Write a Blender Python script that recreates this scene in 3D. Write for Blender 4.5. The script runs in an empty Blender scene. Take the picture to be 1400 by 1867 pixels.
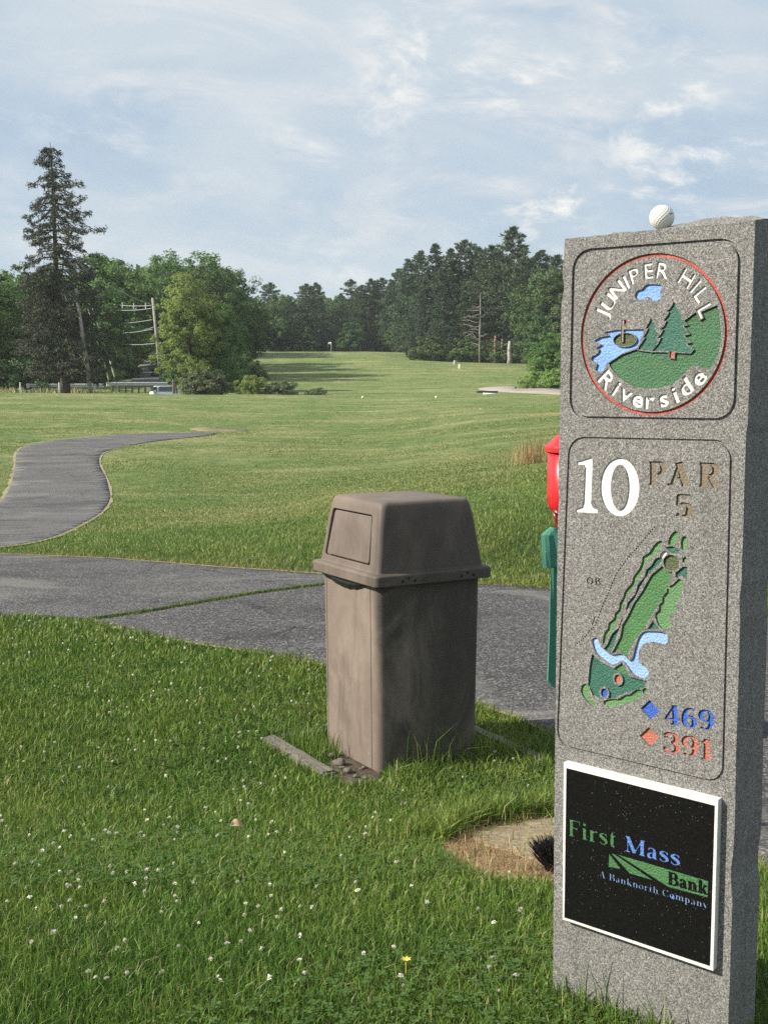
import bpy, bmesh, math, random
import numpy as np
from mathutils import Vector, Matrix, noise as mnoise
from mathutils.geometry import delaunay_2d_cdt

# ------------------------------------------------------------------ camera
SC = bpy.context.scene
COL = SC.collection
F = 2250.0                       # focal length in pixels of the 1400x1867 photograph
TH = math.atan(243.0 / F)        # camera pitch, downwards
EYE = 1.517
cam_data = bpy.data.cameras.new('camera')
cam = bpy.data.objects.new('camera', cam_data)
COL.objects.link(cam)
cam_data.sensor_fit = 'VERTICAL'
cam_data.sensor_height = 36.0
cam_data.sensor_width = 27.0
cam_data.lens = 36.0 * F / 1867.0
cam_data.clip_start = 0.05
cam_data.clip_end = 9000.0
cam.location = (0, 0, EYE)
cam.rotation_euler = (math.pi / 2 - TH, 0, 0)
SC.camera = cam
SC.cycles.use_denoising = False      # keep the grain of grass and stone
SC.cycles.sample_clamp_indirect = 4.0

# ------------------------------------------------------------------ sky, sun, exposure
SUN_AZ = math.atan2(-0.978, -0.208)      # from +Y towards +X
SUN_EL = math.radians(35)
SKY_STRENGTH = 0.10
SUN_STRENGTH = 5.0
EXPOSURE = 0.68
SC.view_settings.view_transform = 'Standard'
SC.view_settings.look = 'None'
SC.view_settings.exposure = EXPOSURE
SC.view_settings.gamma = 1.0
sun_dir = Vector((math.sin(SUN_AZ) * math.cos(SUN_EL), math.cos(SUN_AZ) * math.cos(SUN_EL), math.sin(SUN_EL)))
sd = bpy.data.lights.new('sun', 'SUN')
sd.energy = SUN_STRENGTH
sd.angle = math.radians(0.6)
sd.color = (1.0, 0.92, 0.80)
sun = bpy.data.objects.new('sun', sd)
COL.objects.link(sun)
sun.rotation_euler = (-sun_dir).to_track_quat('-Z', 'Y').to_euler()
sun.location = (-30, -10, 60)

class NT:
    """small helper round a node tree"""
    def __init__(self, tree):
        self.t = tree; self.n = tree.nodes; self.l = tree.links
    def node(self, kind, **kw):
        nd = self.n.new(kind)
        for k, v in kw.items():
            if k.startswith('i_'):
                key = k[2:]
                key = int(key) if key.isdigit() else key.replace('_', ' ')
                self.put(nd, key, v)
            else:
                setattr(nd, k, v)
        return nd
    def put(self, nd, key, v):
        s = nd.inputs[key]
        if isinstance(v, bpy.types.NodeSocket):
            self.l.new(v, s)
        else:
            s.default_value = v
    def math(self, op, a, b=0.0, c=None, clamp=False):
        nd = self.n.new('ShaderNodeMath'); nd.operation = op; nd.use_clamp = clamp
        self.put(nd, 0, a); self.put(nd, 1, b)
        if c is not None: self.put(nd, 2, c)
        return nd.outputs[0]
    def mix(self, fac, a, b, blend='MIX'):
        nd = self.n.new('ShaderNodeMix'); nd.data_type = 'RGBA'; nd.blend_type = blend
        self.put(nd, 0, fac); self.put(nd, 6, rgba(a)); self.put(nd, 7, rgba(b))
        return nd.outputs[2]
    def noise(self, vec, scale, detail=4.0, rough=0.55, dist=0.0):
        nd = self.n.new('ShaderNodeTexNoise')
        if vec is not None: self.l.new(vec, nd.inputs['Vector'])
        nd.inputs['Scale'].default_value = scale; nd.inputs['Detail'].default_value = detail
        nd.inputs['Roughness'].default_value = rough; nd.inputs['Distortion'].default_value = dist
        return nd.outputs['Fac']
    def voro(self, vec, scale, out='Color', feature='F1'):
        nd = self.n.new('ShaderNodeTexVoronoi'); nd.feature = feature
        if vec is not None: self.l.new(vec, nd.inputs['Vector'])
        nd.inputs['Scale'].default_value = scale
        return nd.outputs[out]
    def ramp(self, fac, stops, interp='LINEAR'):
        nd = self.n.new('ShaderNodeValToRGB'); cr = nd.color_ramp; cr.interpolation = interp
        while len(cr.elements) < len(stops): cr.elements.new(0.5)
        for e, (p, c) in zip(cr.elements, stops):
            e.position = p; e.color = rgba(c)
        self.put(nd, 0, fac)
        return nd.outputs[0]
    def range(self, v, a, b, c=0.0, d=1.0):
        nd = self.n.new('ShaderNodeMapRange'); self.put(nd, 0, v)
        for i, x in enumerate((a, b, c, d)): nd.inputs[i + 1].default_value = x
        nd.interpolation_type = 'SMOOTHSTEP'
        return nd.outputs[0]
    def mapping(self, vec, scale=(1, 1, 1), loc=(0, 0, 0), rot=(0, 0, 0)):
        nd = self.n.new('ShaderNodeMapping'); self.l.new(vec, nd.inputs[0])
        nd.inputs['Scale'].default_value = scale; nd.inputs['Location'].default_value = loc
        nd.inputs['Rotation'].default_value = rot
        return nd.outputs[0]
    def bump(self, h, strength=0.5, dist=0.002):
        nd = self.n.new('ShaderNodeBump'); self.l.new(h, nd.inputs['Height'])
        nd.inputs['Strength'].default_value = strength; nd.inputs['Distance'].default_value = dist
        return nd.outputs[0]

def rgba(c):
    if isinstance(c, bpy.types.NodeSocket): return c
    if isinstance(c, (int, float)): return (c, c, c, 1)
    return tuple(c) if len(c) == 4 else (*c, 1)

SKYO = [(5.56, 1.14, 0.02), (7.84, 1.89, 1.94), (8.84, 7.85, 2.6), (8.65, 4.85, 6.1)]
SKYB = 6.0
world = bpy.data.worlds.new('World')
SC.world = world
world.use_nodes = True
w = NT(world.node_tree)
w.n.clear()
sky = w.node('ShaderNodeTexSky')
sky.sky_type = 'NISHITA'; sky.sun_disc = False
sky.sun_elevation = SUN_EL; sky.sun_rotation = SUN_AZ
sky.altitude = 100; sky.air_density = 1.0; sky.dust_density = 2.0; sky.ozone_density = 1.5
tc = w.node('ShaderNodeTexCoord')
sep = w.node('ShaderNodeSeparateXYZ'); w.l.new(tc.outputs['Generated'], sep.inputs[0])
dirv = tc.outputs['Generated']
tilt = w.mapping(dirv, (1, 1, 1), (0, 0, 0), (0, -0.10, 0))
def cl(scale, det, rough, dist, squash, off):
    return w.noise(w.mapping(tilt, (1, 1, squash), off), scale, det, rough, dist)
veil = w.range(cl(2.6, 6, 0.55, 0.5, 2.6, SKYO[0]), 0.36, 0.62)
streak = w.range(cl(6.0, 8, 0.62, 0.9, 3.0, SKYO[1]), 0.46, 0.70)
mask = w.range(cl(3.4, 2, 0.5, 0.2, 1.7, SKYO[2]), 0.44, 0.60)
puff = w.range(cl(13.0, 9, 0.64, 0.35, 2.2, SKYO[3]), 0.46, 0.70)
puff = w.math('MULTIPLY', puff, mask)
ripple = w.range(cl(30.0, 5, 0.6, 1.0, 2.8, SKYO[1]), 0.40, 0.66)
blue = (0.445 * SKYB, 0.585 * SKYB, 0.745 * SKYB)
base_sky = w.mix(0.85, sky.outputs[0], blue)
c1 = w.mix(w.math('MULTIPLY', veil, 0.80), base_sky, (0.68 * SKYB, 0.76 * SKYB, 0.82 * SKYB))
c2 = w.mix(w.math('MULTIPLY', streak, w.math('ADD', 0.50, w.math('MULTIPLY', ripple, 0.25))), c1, (0.83 * SKYB, 0.845 * SKYB, 0.865 * SKYB))
c3_ = w.mix(w.math('MULTIPLY', puff, 0.9), c2, (1.16 * SKYB, 1.11 * SKYB, 1.02 * SKYB))
hz = w.range(sep.outputs[2], 0.0, 0.15, 0.72, 0.0)
c4_ = w.mix(hz, c3_, (0.575 * SKYB, 0.73 * SKYB, 0.81 * SKYB))
bg = w.node('ShaderNodeBackground'); w.l.new(c4_, bg.inputs[0]); bg.inputs[1].default_value = SKY_STRENGTH
wo = w.node('ShaderNodeOutputWorld'); w.l.new(bg.outputs[0], wo.inputs[0])

# ------------------------------------------------------------------ pixel geometry
CT, ST = math.cos(TH), math.sin(TH)
def ray(px, py):
    x = (px - 700.0) / F; y = -(py - 933.5) / F
    return Vector((x, CT + y * ST, -ST + y * CT))
def rowz(row, d):
    r = ray(700, row); return EYE + d * r.z / r.y
def at(px, py, Y):
    r = ray(px, py); t = Y / r.y
    return Vector((r.x * t, Y, EYE + r.z * t))
def xat(px, Y):
    """world x of photo column px at depth Y near the horizon rows"""
    r = ray(px, 690); return r.x / r.y * Y

# ------------------------------------------------------------------ terrain
NEAR = [(d, EYE + z) for d, z in ((0.4, -1.15), (1.2, -1.16), (2.2, -1.183), (3.0, -1.28), (3.6, -1.39), (4.5, -1.513),
        (5.6, -1.52), (6.6, -1.525), (8.9, -1.53), (9.9, -1.55))]
FAR = {
 -250: [(14, 970), (19, 927), (27, 868), (36, 823), (50, 778), (70, 741), (84, 725), (92, 716), (98, 718), (106, 713), (114, 706), (130, 698), (160, 690), (300, 668)],
  130: [(14, 968), (19, 922), (29, 850), (38, 813), (52, 775), (70, 742), (84, 725), (92, 716), (99, 719), (106, 713), (112, 707), (130, 697), (160, 688), (300, 664)],
  290: [(14, 967), (19, 920), (29, 847), (40, 806), (52, 778), (70, 745), (84, 727), (92, 717), (98, 732), (104, 736), (109, 720), (113, 705), (119, 695), (140, 678), (170, 655), (230, 640), (300, 636)],
  440: [(14, 966), (19, 920), (30, 847), (42, 803), (54, 776), (70, 748), (84, 729), (94, 719), (104, 720), (114, 714), (130, 702), (150, 688), (180, 668), (210, 652), (240, 643), (262, 641), (310, 644)],
  660: [(13, 955), (17, 905), (24, 868), (33, 832), (44, 800), (56, 772), (72, 746), (88, 728), (97, 720), (106, 717), (120, 708), (140, 695), (165, 677), (190, 661), (215, 650), (240, 643), (262, 641), (310, 644)],
  900: [(11.5, 948), (14, 905), (17, 868), (23, 838), (33, 802), (46, 770), (60, 748), (76, 733), (92, 722), (102, 717), (112, 711), (130, 699), (155, 682), (180, 668), (200, 661), (230, 655), (310, 645)],
 1150: [(11, 958), (13, 905), (16.5, 845), (23, 815), (33, 785), (46, 757), (60, 738), (76, 726), (92, 717), (104, 711), (120, 702), (150, 687), (180, 672), (200, 664), (230, 656), (310, 645)],
 1700: [(11, 958), (13, 905), (16.5, 845), (23, 812), (33, 780), (46, 752), (60, 735), (76, 723), (92, 715), (104, 710), (120, 702), (150, 688), (180, 674), (200, 665), (230, 657), (310, 645)],
}
def pchip(x, y, xi):
    x = np.asarray(x, float); y = np.asarray(y, float)
    h = np.diff(x); dl = np.diff(y) / h
    m = np.zeros_like(y)
    for k in range(1, len(x) - 1):
        if dl[k - 1] * dl[k] > 0:
            w1 = 2 * h[k] + h[k - 1]; w2 = h[k] + 2 * h[k - 1]
            m[k] = (w1 + w2) / (w1 / dl[k - 1] + w2 / dl[k])
    m[0] = dl[0]; m[-1] = dl[-1]
    xi = np.clip(xi, x[0], x[-1])
    k = np.clip(np.searchsorted(x, xi) - 1, 0, len(x) - 2)
    t = (xi - x[k]) / h[k]
    return ((1 + 2 * t) * (1 - t) ** 2 * y[k] + t * (1 - t) ** 2 * h[k] * m[k]
            + t * t * (3 - 2 * t) * y[k + 1] + t * t * (t - 1) * h[k] * m[k + 1])
LD = np.linspace(math.log(0.4), math.log(3000), 700)
cols_px = sorted(FAR)
CU = np.array([(c - 700) / F for c in cols_px])
CZ = []
for c in cols_px:
    tab = NEAR + [(d, rowz(r, d)) for d, r in FAR[c]]
    tab += [(500, tab[-1][1] + 1.0), (3000, tab[-1][1] + 2.0)]
    z = pchip([math.log(d) for d, _ in tab], [z for _, z in tab], LD)
    CZ.append(z)
CZ = np.array(CZ)
UU = np.linspace(CU[0], CU[-1], 160)
GZ = np.empty((len(UU), len(LD)))
for j in range(len(LD)):
    GZ[:, j] = pchip(CU, CZ[:, j], UU)
ker = np.array([1, 3, 4, 3, 1], float); ker /= ker.sum()
for _ in range(2):
    pad = np.pad(GZ, ((0, 0), (2, 2)), 'edge')
    GZ = sum(ker[k] * pad[:, k:k + GZ.shape[1]] for k in range(5))
def H(x, y):
    x = np.asarray(x, float); y = np.asarray(y, float)
    d = np.clip(y, 0.4, 2999)
    u = np.clip(x / d, UU[0], UU[-1])
    fu = (u - UU[0]) / (UU[1] - UU[0]); iu = np.clip(fu.astype(int), 0, len(UU) - 2); fu = fu - iu
    fd = (np.log(d) - LD[0]) / (LD[1] - LD[0]); idd = np.clip(fd.astype(int), 0, len(LD) - 2); fd = fd - idd
    z = (GZ[iu, idd] * (1 - fu) * (1 - fd) + GZ[iu + 1, idd] * fu * (1 - fd)
         + GZ[iu, idd + 1] * (1 - fu) * fd + GZ[iu + 1, idd + 1] * fu * fd)
    amp = np.clip((d - 8) / 25, 0, 1) * 0.022
    return z + amp * (np.sin(x * 0.9 + 1.3 * np.sin(y * 0.21)) * np.sin(y * 0.37 + 0.7 * np.sin(x * 0.33)))
def h1(x, y): return float(H(np.array([x]), np.array([y]))[0])
def G(px, py, dmin=1.0):
    """where the ray through a photo pixel first meets the ground"""
    r = ray(px, py)
    ts = np.exp(np.linspace(math.log(dmin), math.log(600), 3000))
    zs = EYE + r.z * ts; hs = H(r.x * ts, r.y * ts)
    k = np.argmax(zs < hs)
    if k == 0: k = len(ts) - 1
    a, b = ts[k - 1], ts[k]
    for _ in range(20):
        m = 0.5 * (a + b)
        if EYE + r.z * m < h1(r.x * m, r.y * m): b = m
        else: a = m
    return Vector((r.x * b, r.y * b, h1(r.x * b, r.y * b)))
def Gxy(pts): return [tuple(G(*p)[:2]) for p in pts]

# ------------------------------------------------------------------ object helpers
def tag(o, label=None, cat=None, group=None, kind=None):
    if label: o['label'] = label
    if cat: o['category'] = cat
    if group: o['group'] = group
    if kind: o['kind'] = kind
    return o
def thing(name, label, cat, loc=(0, 0, 0), group=None, rot=(0, 0, 0)):
    o = bpy.data.objects.new(name, None); COL.objects.link(o)
    o.empty_display_size = 0.2
    o.location = loc; o.rotation_euler = rot
    return tag(o, label, cat, group)
def link(name, mesh, mats=(), parent=None):
    if not isinstance(mats, (list, tuple)): mats = (mats,)
    for m in mats: mesh.materials.append(m)
    o = bpy.data.objects.new(name, mesh); COL.objects.link(o)
    if parent is not None: o.parent = parent
    return o
def np_mesh(name, verts, faces_list, smooth=False, attrs=None):
    """verts (N,3); faces_list: arrays (M,k) of vertex ids"""
    me = bpy.data.meshes.new(name)
    verts = np.asarray(verts, np.float32)
    me.vertices.add(len(verts)); me.vertices.foreach_set('co', verts.ravel())
    loops = np.concatenate([np.asarray(f, np.int32).ravel() for f in faces_list])
    tot = np.concatenate([np.full(len(f), np.asarray(f).shape[1], np.int32) for f in faces_list])
    start = np.concatenate([[0], np.cumsum(tot)[:-1]]).astype(np.int32)
    me.loops.add(len(loops)); me.loops.foreach_set('vertex_index', loops)
    me.polygons.add(len(tot)); me.polygons.foreach_set('loop_start', start)
    try: me.polygons.foreach_set('loop_total', tot)
    except Exception: pass
    if smooth: me.polygons.foreach_set('use_smooth', np.ones(len(tot), bool))
    me.update(calc_edges=True)
    if attrs:
        for k, v in attrs.items():
            a = me.attributes.new(k, 'FLOAT', 'POINT'); a.data.foreach_set('value', np.asarray(v, np.float32))
    return me
def bm_mesh(name, bm, smooth=False):
    me = bpy.data.meshes.new(name); bmesh.ops.recalc_face_normals(bm, faces=bm.faces)
    bm.to_mesh(me); bm.free()
    if smooth:
        for p in me.polygons: p.use_smooth = True
    return me
def add_box(bm, c, s, rot=None, bevel=0.0):
    r = bmesh.ops.create_cube(bm, size=1.0)
    vs = r['verts']
    M = Matrix.Translation(c) @ (rot.to_4x4() if rot else Matrix.Identity(4)) @ Matrix.Diagonal((*s, 1))
    bmesh.ops.transform(bm, matrix=M, verts=vs)
    if bevel:
        es = list({e for v in vs for e in v.link_edges})
        bmesh.ops.bevel(bm, geom=es, offset=bevel, segments=2, profile=0.7, affect='EDGES')
def add_tube(bm, pts, radii, seg=8, cap=True):
    pts = [Vector(p) for p in pts]
    if not isinstance(radii, (list, tuple)): radii = [radii] * len(pts)
    rings = []; prev = None
    for i, p in enumerate(pts):
        t = (pts[min(i + 1, len(pts) - 1)] - pts[max(i - 1, 0)]).normalized()
        if prev is None:
            ax = t.orthogonal().normalized()
        else:
            ax = (prev - t * prev.dot(t)).normalized()
        prev = ax; b = t.cross(ax)
        rings.append([bm.verts.new(p + (ax * math.cos(a) + b * math.sin(a)) * radii[i])
                      for a in (2 * math.pi * k / seg for k in range(seg))])
    for a, b in zip(rings, rings[1:]):
        for k in range(seg):
            bm.faces.new((a[k], a[(k + 1) % seg], b[(k + 1) % seg], b[k]))
    if cap:
        bm.faces.new(rings[0][::-1]); bm.faces.new(rings[-1])
def loft(bm, rings, cap0=True, cap1=True):
    vr = [[bm.verts.new(p) for p in r] for r in rings]
    n = len(vr[0])
    for a, b in zip(vr, vr[1:]):
        for k in range(n):
            bm.faces.new((a[k], a[(k + 1) % n], b[(k + 1) % n], b[k]))
    if cap0: bm.faces.new(vr[0][::-1])
    if cap1: bm.faces.new(vr[-1])
    return vr
def rsquare(sx, sy, r, z, seg=6, cx=0, cy=0):
    out = []
    for qx, qy, a0 in ((1, 1, 0), (-1, 1, 90), (-1, -1, 180), (1, -1, 270)):
        for k in range(seg + 1):
            a = math.radians(a0 + 90 * k / seg)
            out.append(Vector((cx + qx * (sx / 2 - r) + r * math.cos(a), cy + qy * (sy / 2 - r) + r * math.sin(a), z)))
    return out
def boolean(mesh, cutters, op='DIFFERENCE'):
    """returns mesh minus cutters (all plain meshes in the same space)"""
    o = bpy.data.objects.new('tmp', mesh); COL.objects.link(o); tmp = [o]
    for c in cutters:
        co = bpy.data.objects.new('tmp', c); COL.objects.link(co); tmp.append(co)
        md = o.modifiers.new('b', 'BOOLEAN'); md.operation = op; md.object = co; md.solver = 'EXACT'
    dg = bpy.context.evaluated_depsgraph_get(); dg.update()
    res = bpy.data.meshes.new_from_object(o.evaluated_get(dg))
    for t in tmp: bpy.data.objects.remove(t)
    return res
def copy_thing(o, loc=None, label=None):
    c = o.copy(); COL.objects.link(c)
    for ch in [x for x in COL.objects if x.parent == o]:
        k = ch.copy(); COL.objects.link(k); k.parent = c
    if loc is not None: c.location = loc
    if label: c['label'] = label
    return c
def inpoly(x, y, poly):
    x = np.asarray(x); y = np.asarray(y); ins = np.zeros(x.shape, bool)
    n = len(poly)
    for i in range(n):
        x1, y1 = poly[i]; x2, y2 = poly[(i + 1) % n]
        c = ((y1 > y) != (y2 > y)) & (x < (x2 - x1) * (y - y1) / (y2 - y1 + 1e-12) + x1)
        ins ^= c
    return ins
def catmull(pts, n=6, closed=False):
    P = [np.array(p, float) for p in pts]; out = []; m = len(P)
    rng = range(m) if closed else range(m - 1)
    for i in rng:
        p0 = P[(i - 1) % m] if closed or i > 0 else P[i]
        p1 = P[i]; p2 = P[(i + 1) % m]
        p3 = P[(i + 2) % m] if closed or i + 2 < m else P[(i + 1) % m]
        for k in range(n):
            t = k / n
            out.append(tuple(0.5 * (2 * p1 + (p2 - p0) * t + (2 * p0 - 5 * p1 + 4 * p2 - p3) * t * t + (3 * p1 - p0 - 3 * p2 + p3) * t ** 3)))
    if not closed: out.append(tuple(P[-1]))
    return out

# ------------------------------------------------------------------ materials
def new_mat(name):
    m = bpy.data.materials.new(name); m.use_nodes = True
    t = NT(m.node_tree); b = t.n['Principled BSDF']
    return m, t, b
def simple_mat(name, col, rough=0.6, var=0.25, scale=8.0, metal=0.0, bump=0.0, bscale=60, bdist=0.002):
    m, t, b = new_mat(name)
    oc = t.node('ShaderNodeTexCoord').outputs['Object']
    n = t.noise(oc, scale, 5, 0.6)
    dark = tuple(c * (1 - var) for c in col); lite = tuple(min(1, c * (1 + var)) for c in col)
    t.put(b, 'Base Color', t.ramp(n, [(0.3, dark), (0.7, lite)]))
    b.inputs['Roughness'].default_value = rough; b.inputs['Metallic'].default_value = metal
    if bump: t.put(b, 'Normal', t.bump(t.noise(oc, bscale, 4), bump, bdist))
    return m
def leaf_mat(name, dark, lite, transl=0.35, rough=0.6, isl=True):
    m, t, b = new_mat(name)
    geo = t.node('ShaderNodeNewGeometry'); oi = t.node('ShaderNodeObjectInfo')
    oc = t.node('ShaderNodeTexCoord').outputs['Object']
    f = t.math('ADD', t.math('MULTIPLY', geo.outputs['Random Per Island'], 0.55), t.math('MULTIPLY', t.noise(oc, 6.0, 3), 0.45))
    col = t.ramp(f, [(0.2, dark), (0.8, lite)])
    hsv = t.node('ShaderNodeHueSaturation'); t.l.new(col, hsv.inputs['Color'])
    t.put(hsv, 'Hue', t.math('ADD', t.math('MULTIPLY', oi.outputs['Random'], 0.04), 0.48))
    t.put(hsv, 'Value', t.math('ADD', t.math('MULTIPLY', oi.outputs['Random'], 0.3), 0.85))
    t.l.new(hsv.outputs[0], b.inputs['Base Color'])
    b.inputs['Roughness'].default_value = rough
    b.inputs['Specular IOR Level'].default_value = 0.25
    tr = t.node('ShaderNodeBsdfTranslucent'); t.l.new(hsv.outputs[0], tr.inputs[0])
    mx = t.node('ShaderNodeMixShader'); mx.inputs[0].default_value = transl
    t.l.new(b.outputs[0], mx.inputs[1]); t.l.new(tr.outputs[0], mx.inputs[2])
    t.l.new(mx.outputs[0], t.n['Material Output'].inputs[0])
    return m

def lawn_colour(t, pos):
    """green to straw over the whole course, the same for turf and blades"""
    n1 = t.noise(t.mapping(pos, (0.5, 0.22, 1)), 0.5, 5, 0.62, 0.4)
    n2 = t.noise(t.mapping(pos, (0.30, 0.55, 1), (5, 2, 0)), 0.42, 6, 0.66, 0.8)
    sp = t.node('ShaderNodeSeparateXYZ'); t.l.new(pos, sp.inputs[0])
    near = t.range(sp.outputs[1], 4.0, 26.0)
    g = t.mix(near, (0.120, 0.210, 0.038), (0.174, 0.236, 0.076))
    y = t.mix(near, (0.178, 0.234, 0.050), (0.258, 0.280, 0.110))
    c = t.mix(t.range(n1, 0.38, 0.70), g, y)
    n3 = t.noise(pos, 2.6, 4, 0.6, 0.3)
    c = t.mix(t.math('MULTIPLY', t.range(n3, 0.42, 0.62), 0.6), c, (0.66, 0.80, 0.82), 'MULTIPLY')
    c = t.mix(t.math('MULTIPLY', t.range(n2, 0.45, 0.66), near), c, (0.33, 0.325, 0.15))
    n4 = t.noise(t.mapping(pos, (0.8, 0.45, 1), (9, 4, 0)), 0.55, 6, 0.68, 0.6)
    c = t.mix(t.math('MULTIPLY', t.range(n4, 0.47, 0.66), 0.36), c, (0.62, 0.80, 0.74), 'MULTIPLY')
    return c

def turf_mat():
    m, t, b = new_mat('turf')
    pos = t.node('ShaderNodeNewGeometry').outputs['Position']
    c = lawn_colour(t, pos)
    fine = t.noise(t.mapping(pos, (1, 0.35, 1)), 16, 6, 0.7)
    mid = t.noise(t.mapping(pos, (1, 0.5, 1)), 2.2, 5, 0.65)
    c = t.mix(t.math('MULTIPLY', t.range(fine, 0.35, 0.65), 0.55), c, (0.5, 0.5, 0.42), 'MULTIPLY')
    c = t.mix(t.math('MULTIPLY', t.range(mid, 0.40, 0.62), 0.6), c, (0.52, 0.62, 0.50), 'MULTIPLY')
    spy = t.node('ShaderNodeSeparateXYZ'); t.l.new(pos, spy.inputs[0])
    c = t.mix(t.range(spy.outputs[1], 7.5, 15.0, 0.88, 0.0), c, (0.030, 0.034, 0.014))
    t.put(b, 'Base Color', c); b.inputs['Roughness'].default_value = 0.9
    b.inputs['Specular IOR Level'].default_value = 0.15
    bh = t.math('ADD', fine, t.math('MULTIPLY', mid, 1.5))
    t.put(b, 'Normal', t.bump(bh, 0.9, 0.10))
    return m
def blade_mat(name, straw=False):
    m, t, b = new_mat(name)
    geo = t.node('ShaderNodeNewGeometry')
    if straw:
        c = t.ramp(geo.outputs['Random Per Island'], [(0.0, (0.15, 0.085, 0.04)), (0.5, (0.36, 0.245, 0.115)), (1.0, (0.52, 0.40, 0.22))])
    else:
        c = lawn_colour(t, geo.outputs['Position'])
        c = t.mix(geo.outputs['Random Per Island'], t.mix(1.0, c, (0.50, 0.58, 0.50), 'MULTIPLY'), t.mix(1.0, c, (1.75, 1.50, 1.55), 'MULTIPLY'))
        dry = t.math('GREATER_THAN', geo.outputs['Random Per Island'], 0.94)
        c = t.mix(t.math('MULTIPLY', dry, 0.75), c, (0.36, 0.31, 0.16))
    t.put(b, 'Base Color', c); b.inputs['Roughness'].default_value = 0.42
    b.inputs['Specular IOR Level'].default_value = 0.22
    tr = t.node('ShaderNodeBsdfTranslucent'); t.l.new(c, tr.inputs[0])
    mx = t.node('ShaderNodeMixShader'); mx.inputs[0].default_value = 0.26
    t.l.new(b.outputs[0], mx.inputs[1]); t.l.new(tr.outputs[0], mx.inputs[2])
    t.l.new(mx.outputs[0], t.n['Material Output'].inputs[0])
    return m
def asphalt_mat(name, lo, hi):
    m, t, b = new_mat(name)
    pos = t.node('ShaderNodeNewGeometry').outputs['Position']
    st = t.voro(pos, 130, 'Color'); s2 = t.node('ShaderNodeSeparateColor'); t.l.new(st, s2.inputs[0])
    big = t.noise(pos, 1.1, 5, 0.6); fine = t.noise(pos, 45, 5, 0.75)
    c = t.ramp(big, [(0.3, lo), (0.7, hi)])
    c = t.mix(t.range(s2.outputs[0], 0.60, 1.0, 0.0, 0.75), c, (0.34, 0.33, 0.32))
    c = t.mix(t.range(s2.outputs[1], 0.6, 1.0, 0.0, 0.8), c, (0.022, 0.022, 0.024))
    c = t.mix(t.math('MULTIPLY', t.range(fine, 0.4, 0.66), 0.5), c, (0.45, 0.45, 0.46), 'MULTIPLY')
    # hairline cracks, stains and paler worn patches
    ve = t.voro(t.mapping(t.node('ShaderNodeNewGeometry').outputs['Position'], (1, 1, 1)), 0.55, 'Distance', 'DISTANCE_TO_EDGE')
    wob = t.math('ADD', ve, t.math('MULTIPLY', t.math('SUBTRACT', t.noise(pos, 3.5, 5, 0.7), 0.5), 0.10))
    crack = t.math('MULTIPLY', t.math('LESS_THAN', t.math('ABSOLUTE', wob), 0.0035), t.range(t.noise(pos, 0.5, 2), 0.46, 0.56))
    c = t.mix(t.math('MULTIPLY', crack, 0.85), c, (0.018, 0.017, 0.016))
    st_ = t.noise(t.mapping(pos, (1, 1.6, 1), (4, 1, 0)), 0.75, 6, 0.65, 0.8)
    c = t.mix(t.range(st_, 0.52, 0.66, 0, 0.55), c, (0.20, 0.19, 0.175))
    c = t.mix(t.range(st_, 0.46, 0.34, 0, 0.5), c, (0.03, 0.03, 0.031))
    t.put(b, 'Base Color', c); b.inputs['Roughness'].default_value = 0.85
    b.inputs['Specular IOR Level'].default_value = 0.3
    t.put(b, 'Normal', t.bump(t.math('ADD', s2.outputs[2], fine), 0.8, 0.006))
    return m
def soil_mat(name, a, bb, cc, scale=30):
    m, t, b = new_mat(name)
    pos = t.node('ShaderNodeNewGeometry').outputs['Position']
    n = t.noise(pos, scale, 7, 0.7); n2 = t.noise(pos, scale / 7, 4, 0.6)
    c = t.ramp(n, [(0.3, a), (0.5, bb), (0.72, cc)])
    c = t.mix(t.range(n2, 0.4, 0.65, 0, 0.5), c, a)
    t.put(b, 'Base Color', c); b.inputs['Roughness'].default_value = 0.95
    t.put(b, 'Normal', t.bump(n, 0.9, 0.012))
    return m
def granite_mat(name, tone=1.0):
    m, t, b = new_mat(name)
    oc = t.node('ShaderNodeTexCoord').outputs['Object']
    v1 = t.node('ShaderNodeSeparateColor'); t.l.new(t.voro(oc, 800, 'Color'), v1.inputs[0])
    v2 = t.node('ShaderNodeSeparateColor'); t.l.new(t.voro(oc, 480, 'Color'), v2.inputs[0])
    big = t.noise(oc, 7, 4, 0.6)
    c = t.ramp(v1.outputs[0], [(0.0, (0.07, 0.07, 0.068)), (0.30, (0.145, 0.143, 0.137)), (0.62, (0.215, 0.211, 0.199)), (1.0, (0.33, 0.323, 0.30))])
    c = t.mix(t.range(v2.outputs[0], 0.55, 0.9, 0, 0.75), c, (0.06, 0.06, 0.058))
    c = t.mix(t.range(v2.outputs[1], 0.78, 0.98, 0, 0.6), c, (0.42, 0.405, 0.37))
    c = t.mix(t.range(big, 0.35, 0.7, 0, 0.35), c, (0.72, 0.72, 0.68), 'MULTIPLY')
    # rain streaks running down from the top, and pale lichen flecks
    run = t.noise(t.mapping(oc, (1, 1, 0.06)), 28, 4, 0.6)
    c = t.mix(t.range(run, 0.52, 0.72, 0, 0.30), c, (0.55, 0.56, 0.55), 'MULTIPLY')
    lich = t.noise(t.mapping(oc, (1, 1, 1), (2.3, 0, 1.1)), 46, 6, 0.7)
    c = t.mix(t.range(lich, 0.69, 0.74, 0, 0.55), c, (0.46, 0.45, 0.40))
    if tone != 1.0: c = t.mix(1.0, c, tone, 'MULTIPLY')
    t.put(b, 'Base Color', c); b.inputs['Roughness'].default_value = 0.8
    h = t.math('ADD', v1.outputs[1], t.math('MULTIPLY', t.noise(oc, 60, 5), 2.0))
    t.put(b, 'Normal', t.bump(h, 0.6, 0.0016))
    return m
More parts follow.
